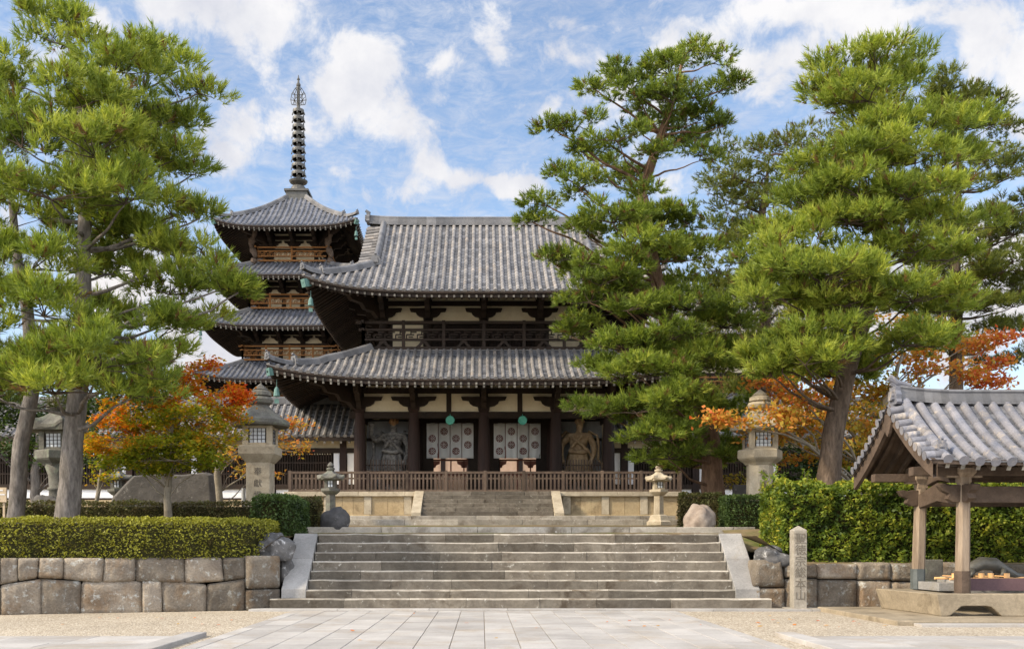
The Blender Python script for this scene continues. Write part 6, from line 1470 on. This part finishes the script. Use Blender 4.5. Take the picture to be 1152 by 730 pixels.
def skin_body(name, joints, edges, m_, parent, root=0, sub=2):
    me = bpy.data.meshes.new(name); off = ORG[parent.name]; me.from_pydata([Vector(j[:3]) - off for j in joints], edges, []); o = bpy.data.objects.new(name, me); COL.objects.link(o); o.parent = parent
    sk = o.modifiers.new('skin', 'SKIN'); sk.use_smooth_shade = True
    lay = me.skin_vertices[0] if me.skin_vertices else None
    if lay is None:
        bpy.context.view_layer.objects.active = o; bpy.ops.mesh.customdata_skin_add(); lay = me.skin_vertices[0]
    for i, j in enumerate(joints):
        lay.data[i].radius = (j[3], j[4] if len(j) > 4 else j[3]); lay.data[i].use_root = i == root
    s = o.modifiers.new('smooth', 'SUBSURF'); s.levels = sub; s.render_levels = sub; me.materials.append(m_); return o
def guardian(cxm, label, m_, face_m, flip, raise_arm):
    Yg = 47.7; x0 = GX + cxm; zf = 4.1; f = flip
    t = thing('guardian_statue', label, 'statue', (x0, Yg, zf))
    q = MB(); q.lathe([(.95, 0), (.9, .2), (.7, .42), (.45, .5)], (x0, Yg, zf), 9); q.build('rock_base', MT['statue_dark'], t)
    J = lambda a, b, c, r, r2=None: (x0 + a * f, Yg + b, zf + c, r, r2 or r)
    jo = [J(0, 0, 1.95, .36, .30), J(.04, -.03, 2.30, .34, .28), J(.06, -.05, 2.72, .46, .34), J(.07, -.05, 3.02, .30, .25), J(.09, -.10, 3.22, .13), J(.10, -.14, 3.42, .19, .20), J(.10, -.14, 3.66, .19, .20), J(.10, -.13, 3.80, .10),
          J(-.20, 0, 1.70, .27), J(-.34, -.12, 1.15, .20), J(-.36, 0, .66, .12), J(-.42, -.2, .52, .11), J(.24, 0, 1.70, .27), J(.40, -.05, 1.15, .20), J(.46, .04, .66, .12), J(.50, -.18, .52, .11),
          J(-.42, -.03, 2.92, .22), J(.58, -.03, 2.92, .22)]
    ed = [(0, 1), (1, 2), (2, 3), (3, 4), (4, 5), (5, 6), (6, 7), (0, 8), (8, 9), (9, 10), (10, 11), (0, 12), (12, 13), (13, 14), (14, 15), (2, 16), (2, 17)]
    # one arm straight down with clenched fist, the other raised or bent across
    jo += [J(.80, -.06, 2.50, .17), J(.80, -.18, 2.05, .135), J(.66, -.26, 1.72, .095), J(.60, -.30, 1.58, .13)]; ed += [(17, 18), (18, 19), (19, 20), (20, 21)]
    if raise_arm: jo += [J(-.82, -.1, 2.70, .16), J(-1.02, -.25, 3.0, .13), J(-.98, -.32, 3.30, .09), J(-.97, -.35, 3.44, .12)]
    else: jo += [J(-.80, -.06, 2.52, .17), J(-.82, -.22, 2.10, .13), J(-.78, -.35, 1.78, .09), J(-.77, -.38, 1.63, .12)]
    b0 = 22; ed += [(16, 22), (22, 23), (23, 24), (24, 25)]
    def fingers(wi, n_):
        a = Vector(jo[wi][:3]); b = Vector(jo[wi - 1][:3]); d = (a - b).normalized()
        for k in range(5):
            u = Vector((.055 * (k - 2), 0, 0)); p1 = a + d * .07 + u + Vector((0, -.06, 0)); p2 = p1 + Vector((0, -.07, 0)) - d * .05; i0 = len(jo)
            jo.append((p1.x, p1.y, p1.z, .038)); jo.append((p2.x, p2.y, p2.z, .033)); ed.extend([(wi, i0), (i0, i0 + 1)])
    fingers(21, 5); fingers(25, 5)
    body = skin_body('body', jo, ed, m_, t, 0, 2)
    hx, hy, hz = Vector(jo[6][:3]); q = MB(); s_ = .19
    q.lathe([(.02, -.30), (.13, -.24), (.185, -.10), (.20, .04), (.185, .15), (.12, .23), (.02, .26)], (hx, hy - .02, hz - .02), 14, 0, .5)
    q.tube([(hx, hy - .20, hz + .02), (hx, hy - .255, hz - .07), (hx, hy - .21, hz - .09)], [.03, .05, .035], 7)
    for s in (-1, 1):
        q.lathe([(.005, -.035), (.038, -.01), (.038, .01), (.005, .035)], (hx + s * .075, hy - .185, hz + .03), 8); q.tube([(hx + s * .02, hy - .205, hz + .075), (hx + s * .13, hy - .165, hz + .10)], .022, 6); q.tube([(hx + s * .20, hy, hz + .07), (hx + s * .215, hy - .01, hz - .10)], [.035, .03], 6)
    q.box(hx - .07, hx + .07, hy - .21, hy - .17, hz - .165, hz - .14, .1); q.build('face', face_m, t, smooth=True)
    q = MB(); q.lathe([(.19, 0), (.17, .08), (.08, .12), (.11, .2), (.09, .28), (.02, .32)], (hx, hy + .02, hz + .12), 12); q.build('hair_knot', MT['statue_dark'] if not raise_arm else m_, t, smooth=True)
    # skirt cloth with deep folds
    V = []; Fc = []; N, M_ = 40, 12
    for j in range(M_ + 1):
        h = j / M_
        for i in range(N):
            th = 2 * math.pi * i / N; rr_ = .40 + .26 * h ** .8 + .055 * (.3 + h) * math.sin(th * 9 + 2.4 * h) + .03 * math.sin(th * 17 + 5 * h)
            V.append((x0 + f * .03 + rr_ * math.cos(th) * 1.08, Yg - .03 + rr_ * .85 * math.sin(th), zf + 2.18 - 1.35 * h + .10 * math.sin(th * 2 + 1) * h))
    Fc = [(j * N + i, (j + 1) * N + i, (j + 1) * N + (i + 1) % N, j * N + (i + 1) % N) for j in range(M_) for i in range(N)]
    q = MB(); q.add(V, Fc, .5); q.build('skirt_cloth', m_, t, smooth=True)
    q = MB()
    for (pts, rad) in (([(-.5, .1, 3.1), (-.2, -.42, 2.75), (.2, -.45, 2.45), (.5, -.34, 2.15), (.75, -.1, 1.9)], .085), ([(-.46, -.36, 2.2), (0, -.48, 2.08), (.46, -.36, 2.16)], .10), ([(.55, .2, 3.2), (1.0, .1, 3.0), (1.05, -.05, 2.4), (1.0, -.1, 1.8), (1.25, -.1, 1.5), (1.2, -.1, 1.0)], .06), ([(-.5, .2, 3.2), (-.95, .15, 2.8), (-.9, 0, 2.1), (-1.05, -.05, 1.4), (-.95, 0, .9)], .07), ([(.2, -.4, 2.9), (-.1, -.46, 2.6), (-.38, -.4, 2.3)], .07)):
        P_ = [Vector((x0 + a * f, Yg + b, zf + c)) for a, b, c in pts]; S_ = []
        for i in range(len(P_) - 1):
            for k in range(4): S_.append(P_[i].lerp(P_[i + 1], k / 4) + Vector((0, .02 * math.sin(i * 4 + k), 0)))
        S_.append(P_[-1]); q.tube(S_, [rad * (1 + .25 * math.sin(k * 1.3)) for k in range(len(S_))], 7)
    q.build('scarf', m_, t, smooth=True)
    return t
bl, brr = (CXS[0] + CXS[1]) / 2, (CXS[3] + CXS[4]) / 2
guardian(bl + .12, 'dark grey clay guardian with an ochre head and lowered fist in the gate\'s left bay', MT['statue_dark'], MT['skin_ochre'], 1, True)
guardian(brr - .1, 'sandy tan clay guardian with long scarf ends in the gate\'s right bay', MT['statue_tan'], MT['statue_tan'], 1, False)
for cxm, nm in ((bl, 'dark grey'), (brr, 'sandy tan')):
    pf = thing('picket_fence', 'low fence of pale pickets in front of the %s guardian' % nm, 'fence', (GX + cxm, 46.6, 4.1)); X0, X1 = GX + cxm - 1.15, GX + cxm + 1.15
    for z in (5.18, 5.48): q = MB(); q.box(X0, X1, 46.62, 46.66, z, z + .05, .5); q.build('rail', MT['redwood'], pf)
    for k in range(17):
        x = X0 + (X1 - X0) * (k + .5) / 17; q = MB(); q.box(x - .022, x + .022, 46.58, 46.615, 4.12, 5.78, .5); q.build('picket', MT['rail'], pf)

# ------------------------------------------------------------------ washing pavilion
PVX = 10.0
pvl = thing('washing_pavilion', 'open wooden washing pavilion with a silver-grey tiled gable roof', 'pavilion', (PVX + 1.8, 21, .1))
q = MB(); q.box(8.0, 15.5, 18.5, 22.9, -.05, .10, .5); tagged(q, 'pavilion_floor_slab', MT['apron'], 'low tan stone apron under the washing pavilion', 'slab', bevel=.02)
q = MB(); x = ax(1003, 18.4)
q.box(ax(1030, 18.4), 15.5, 18.15, 18.49, -.05, .055, .5); tagged(q, 'kerb_stone', MT['pave'], 'thin pale kerb in the gravel in front of the pavilion apron', 'kerb', bevel=.01)
# hollowed stone footing with a notch under each post
BF, BBk, BL, BT = 19.65, 22.35, 9.32, .56
fo = thing('stone_footing', 'tan carved stone footing with notched legs under the washing pavilion\'s posts', 'footing', (12, 21, .1))
out = [(BL + .08, .10), (BL + .20, .10), (BL + .28, .12), (BL + .50, .30), (BL + .58, .31), (BL + 1.02, .31), (BL + 1.12, .29), (BL + 1.34, .10), (14.6, .10), (14.6, BT), (BL, BT), (BL, .50)]
q = MB(); q.prism([(a, b) for a, b in out], (0, BF + .17, 0), (1, 0, 0), (0, 0, 1), .34, .5); q.build('footing_stone', MT['apron'], fo, bevel=.02)
q = MB(); q.add([(BL + .10, BF + .36, .1), (BL + .42, BF + .36, .1), (BL + .42, BBk, .1), (BL - .02, BBk, .1), (BL - .02, BF + .36, BT - .004), (BL + .42, BF + .36, BT - .004), (BL + .42, BBk, BT - .004), (BL - .16, BBk, BT - .004)], [(0, 3, 2, 1), (4, 5, 6, 7), (0, 1, 5, 4), (1, 2, 6, 5), (2, 3, 7, 6), (3, 0, 4, 7)], .5); q.build('footing_stone', MT['apron'], fo, bevel=.02)
q = MB(); q.box(BL + .43, 14.6, BBk - .36, BBk, .1, BT - .004, .5); q.build('footing_stone', MT['apron'], fo, bevel=.02)
PFY, PBY, PX2 = 19.98, 22.02, 13.35
for x in (PVX, PX2):
    for y in (PFY, PBY):
        q = MB(); lean = .05 if y == PFY else -.05; dx = .05 if x == PVX else -.05
        V = []
        for z, e, s in ((BT, 0, .128), (2.9, 1, .112)):
            cx_, cy_ = x + dx * e, y + lean * e; c8 = [(-s, -s * .55), (-s * .55, -s), (s * .55, -s), (s, -s * .55), (s, s * .55), (s * .55, s), (-s * .55, s), (-s, s * .55)]
            V += [(cx_ + a, cy_ + b, z) for a, b in c8]
        q.add(V, [(i, (i + 1) % 8, 8 + (i + 1) % 8, 8 + i) for i in range(8)] + [tuple(range(8, 16))], .5); po = q.build('post', MT['pavpost'], pvl)
        q = MB(); s = .138; q.add([(x + a * s, y + b * s, z) for z in (BT - .002, BT + .46) for a, b in ((-1, -.55), (-.55, -1), (.55, -1), (1, -.55), (1, .55), (.55, 1), (-.55, 1), (-1, .55))], [(i, (i + 1) % 8, 8 + (i + 1) % 8, 8 + i) for i in range(8)] + [tuple(range(8, 16))], .5); q.build('post_sleeve', MT['patina'] if y == PBY else MT['pavwood'], po)
        # carved nosings through the posts
        for d in ((1, 0, 0), (0, 1, 0)):
            q = MB(); sg_ = -1 if (d[0] and x == PVX) or (d[1] and y == PFY) else 1
            pr = [(0, -.17), (.22, -.17), (.34, -.10), (.30, 0), (.42, .06), (.50, .17), (.40, .20), (.30, .17), (.2, .20), (0, .18)]
            q.prism([(a * 1.1, b) for a, b in pr], (x + dx + (0 if d[0] else .0), y + lean, 2.62), Vector(d) * sg_, (0, 0, 1), .17, .5); q.build('carved_nosing', MT['pavwood'], pvl, bevel=.015)
def pbeam(nm, x0, x1, y0, y1, z0, z1, m_='pavwood'):
    q = MB(); q.box(x0, x1, y0, y1, z0, z1, .5); return q.build(nm, MT[m_], pvl, bevel=.012)
for y in (PFY + .05, PBY - .05): pbeam('tie_beam', PVX + .18, PX2 - .18, y - .075, y + .075, 2.44, 2.78); pbeam('eave_purlin', 8.95, 14.4, y - .11, y + .11, 3.0, 3.18)
for x in (PVX + .05, PX2 - .05):
    q = MB(); q.prism([(PFY + .15, 2.40), (21, 2.52), (PBY - .15, 2.40), (PBY - .15, 2.72), (21.0, 2.92), (PFY + .15, 2.72)], (x, 0, 0), (0, 1, 0), (0, 0, 1), .20, .5); q.build('arched_beam', MT['pavwood'], pvl, bevel=.015)
    for y in (PFY + .05, PBY - .05):
        q = MB(); q.lathe([(.16, 0), (.16, .10), (.26, .20), (.26, .30)], (x, y, 2.86), 4, R(45)); q.build('bearing_block', MT['pavpost'], pvl); pbeam('bracket_arm', x - .36, x + .36, y - .08, y + .08, 2.96, 3.06, 'pavpost')
    q = MB(); q.prism([(-.55, 0), (-.42, .22), (-.30, .34), (-.16, .52), (.16, .52), (.30, .34), (.42, .22), (.55, 0), (.3, .06), (0, .10), (-.3, .06)], (x, 21, 2.88), (0, 1, 0), (0, 0, 1), .16, .5); q.build('frog_leg_strut', MT['pavwood'], pvl, bevel=.015)
    pbeam('cross_beam', x - .12, x + .12, PFY - .5, PBY + .5, 3.185, 3.36)
    q = MB(); q.prism([(-.2, 0), (.2, 0), (.14, .85), (-.14, .85)], (x, 21, 3.36), (0, 1, 0), (0, 0, 1), .2, .5); q.build('king_post', MT['pavwood'], pvl)
pbeam('ridge_beam', 9.0, 14.4, 20.9, 21.1, 4.18, 4.40)
PL, PRt, zr, ze, yh = 8.86, 14.55, 4.66, 3.19, 2.02
def pz(v): return zr + (ze - zr) * (v * 1.28 - .28 * v * v)
mt = MB(); mw = MB(); mr = MB()
for s in (-1, 1):
    def P(x, v, s=s): return Vector((x, 21 + s * yh * v, pz(v) + .10 * max(0, (PL + 1.4 - x) / 1.4) ** 2 * v))
    xs = [PL + .36 + .315 * k for k in range(18)]
    lay_tiles(mt, P, xs, lambda x: 0.0, 13, .098, Vector((1, 0, 0)), 8, lift=.022, taper=.975, ribn=6, jit=.02)
    n = 9
    for j in range(n):      # the gable edge finished with sideways round tiles
        v = .05 + .92 * (j + .5) / n; pa, pb = P(PL + .34, v), P(PL - .03, v); pb.z -= .05; pa.z += .02
        dv = (P(PL, v + .02) - P(PL, v - .02)).normalized(); rib(mt, [pa, pa.lerp(pb, .5), pb], .092, dv, 8, taper=.97)
    vs = lin(0, 1, 12)
    for va, vb in zip(vs, vs[1:]):
        q = [P(PL + .34, va), P(PL, va), P(PL, vb), P(PL + .34, vb)]; q[1].z -= .05; q[2].z -= .05; mt.add(q, [(0, 1, 2, 3)], .4)
        A, B = P(PL + .06, va) - Vector((0, 0, .09)), P(PL + .06, vb) - Vector((0, 0, .09)); dd = Vector((0, 0, .30)); e = Vector((.09, 0, 0))
        mw.add([A, B, B - dd, A - dd, A + e, B + e, B - dd + e, A - dd + e], [(0, 1, 2, 3), (4, 7, 6, 5), (3, 2, 6, 7), (0, 4, 5, 1)], .6)
        A, B = P(PL + .04, va) - Vector((0, 0, .04)), P(PL + .04, vb) - Vector((0, 0, .04)); mw.add([A, B, B - Vector((0, 0, .06)), A - Vector((0, 0, .06)), A + e, B + e], [(0, 1, 2, 3), (0, 4, 5, 1)], .9)
    strip(mw, P, [PL + .1, PRt], lambda x: 0.0, .985, .12, .10, 8, .4); fascia(mw, P, [PL + .05, PRt], .03, .13, .99)
    for x in lin(PL + .4, PRt - .1, 17):
        dz = Vector((0, 0, .16)); mr.bar(P(x, .05) - dz, P(x, .5) - dz, .085, .10); mr.bar(P(x, .5) - dz, P(x, .95) - dz, .085, .10, tipmi=1)
    g2 = MB(); pts = [P(PL + .36, v) + Vector((0, 0, .06)) for v in lin(0.02, .84, 12)]
    for j in range(len(pts) - 1): rib(g2, [pts[j], pts[j + 1]], .115, Vector((1, 0, 0)), 8, cap=False, taper=.96)
    onigawara(g2, pts[-1] + Vector((0, s * .06, -.02)), (0, s), .20, .5); g2.build('gable_roll', MT['tile_near'], pvl)
rf = mt.build('roof', [MT['tile_near'], MT['pan']], pvl); mw.build('barge_board', MT['pavwood'], pvl); o = mr.build('rafters', [MT['pavwood'], MT['tip']], pvl)
g2 = MB(); rp = [Vector((x, 21, zr - .04 + .14 * max(0, (PL + 1.6 - x) / 1.6) ** 2)) for x in lin(PL + .22, PRt, 30)]; ridge(g2, rp, .16, .34, layers=6); g2.build('roof_ridge', MT['ridge'], rf)
g2 = MB(); onigawara(g2, Vector((PL + .18, 21, zr - .04)), (-1, 0), .38, .55); g2.tube([Vector((PL + .5, 21, zr + .38)), Vector((PL + .22, 21, zr + .44)), Vector((PL + .05, 21, zr + .56))], [.06, .075, .085], 9, True, .5); g2.build('ridge_end_tile', MT['tile_near'], rf)
q = MB(); q.prism([(-.14, 0), (.14, 0), (.18, -.2), (.08, -.42), (0, -.5), (-.08, -.42), (-.18, -.2)], (PL + .04, 21, 4.42), (0, 1, 0), (0, 0, 1), .07, .6); q.build('gable_pendant', MT['pavwood'], pvl, bevel=.01)
# basin and what lies on it
ba = thing('water_basin', 'stone water basin with a maroon front board inside the pavilion', 'basin', (12, 21, .55))
q = MB(); q.box(PVX + .3, 13.1, 20.55, 20.68, .5, .80, .5); q.box(PVX + .3, 13.1, 21.6, 21.73, .5, .80, .5); q.box(PVX + .3, PVX + .43, 20.68, 21.6, .5, .80, .5); q.box(PVX + .43, 13.1, 20.68, 21.6, .5, .62, .5); q.build('basin_stone', MT['cheek'], ba, bevel=.015)
q = MB(); q.box(PVX + .2, 13.3, 20.24, 20.30, .60, .86, .5); q.build('front_board', MT['maroon'], ba)
q = MB(); q.box(PVX + .35, PVX + .41, 20.32, 21.7, .83, .86, .5); q.box(PVX - .05, PVX + .3, 20.9, 21.9, .56, .74, .5); q.build('side_stone', MT['cheek'], ba, bevel=.01)
q = MB()
for y in (20.62, 21.3): q.tube([(PVX + .05, y, .83), (13.2, y, .83)], .028, 8)
lr = q.build('ladle_rest', MT['ladle'], ba)
for i, (x, y, a) in enumerate(((PVX + .15, 20.75, 80), (PVX + .32, 20.85, 95), (PVX + .75, 20.8, 84), (PVX + .98, 20.85, 100), (PVX + 1.3, 20.8, 88))):
    d = thing('water_ladle', ['bamboo ladle lying nearest the pavilion\'s left posts', 'bamboo ladle second from the pavilion\'s left posts', 'bamboo ladle just right of the pavilion\'s front post', 'bamboo ladle before the grey water spout', 'bamboo ladle rightmost on the basin'][i], 'ladle', (x, y, .87), 'ladles on the water basin')
    ca, sa = math.cos(R(a)), math.sin(R(a)); q = MB(); q.tube([(x, y - .12, .885), (x + ca * .55, y + sa * .55, .885)], .013, 6); q.build('handle', MT['ladle'], d)
    q = MB(); q.lathe([(.055, -.02), (.06, .08), (.05, .08), (.045, 0.0)], (x, y - .14, .875), 12); q.build('cup', MT['ladle'], d)
ws = MB(); X = PVX + 1.28; bdy = [(X - .75, 21.35, .86), (X - .55, 21.25, 1.0), (X - .25, 21.2, 1.16), (X + .05, 21.25, 1.14), (X + .35, 21.3, .98), (X + .6, 21.35, .88), (X + .95, 21.45, .86)]
ws.tube(bdy, [.06, .12, .15, .15, .12, .08, .03], 12)
for p in ((X - .45, 21.2), (X + .25, 21.25)): ws.tube([(p[0], p[1], 1.02), (p[0] - .1, p[1] - .22, .98), (p[0] - .16, p[1] - .25, .84)], [.07, .05, .045], 8)
ws.lathe([(.03, -.1), (.11, -.04), (.12, .04), (.04, .1)], (X - .72, 21.3, .95), 10); ws.tube([(X - .74, 21.26, 1.0), (X - .68, 21.24, 1.14)], [.03, .01], 6); ws.tube([(X - .66, 21.36, 1.0), (X - .58, 21.36, 1.13)], [.03, .01], 6)
for k in range(0): p = Vector(bdy[0]).lerp(Vector(bdy[-1]), (k + 1) / 8.5); z = .95 + .26 * math.sin(math.pi * (k + 1.6) / 8.5); ws.tube([(p.x, p.y - .05, z + .06), (p.x + .03, p.y - .05, z + .15)], [.035, .006], 5)
tagged(ws, 'water_spout', MT['bronze'], 'grey-green bronze creature-shaped water spout crouching on the basin', 'water spout', smooth=True)
sgn = MB(); X = ax(1049, 22.6); sgn.box(X - .24, X + .24, 22.56, 22.66, .05, az_(629, 22.6), .5); tagged(sgn, 'stone_sign', MT['mossy'], 'small upright dark sign stone behind the pavilion between its left posts', 'sign', bevel=.02)
# a few fallen leaves
for i in range(46):
    px, Y = random.choice([(random.uniform(60, 300), random.uniform(17, 21)), (random.uniform(820, 1000), random.uniform(17, 22.5)), (random.uniform(340, 800), random.uniform(15, 22)), (random.uniform(850, 1140), random.uniform(18.6, 23))])
    x = ax(px, Y); z = .028 if abs(x) < 5 else .012
    if x > 8 and Y > 18.1: continue
    a = random.random() * 6.28; s = random.uniform(.03, .055); q = MB(); q.add([(x + s * math.cos(a + b) * r_, Y + s * math.sin(a + b) * r_, z + random.uniform(0, .02)) for b, r_ in ((0, 1.3), (1.2, .7), (3.14, 1.0), (5.0, .7))], [(0, 1, 2, 3)], random.uniform(.5, .95))
    tagged(q, 'fallen_leaf', MT['maple'], 'fallen dry orange leaf on the gravel or paving', 'leaf', 'fallen leaves')

# engraved characters become plain meshes
bpy.context.view_layer.update(); dg = bpy.context.evaluated_depsgraph_get()
for o in TEXTS:
    me = bpy.data.meshes.new_from_object(o.evaluated_get(dg)); me.name = 'inscription'
    c = bpy.data.objects.new('engraved_character', me); COL.objects.link(c); c.parent = o.parent; c.location = o.location; c.rotation_euler = o.rotation_euler
    bpy.data.objects.remove(o)
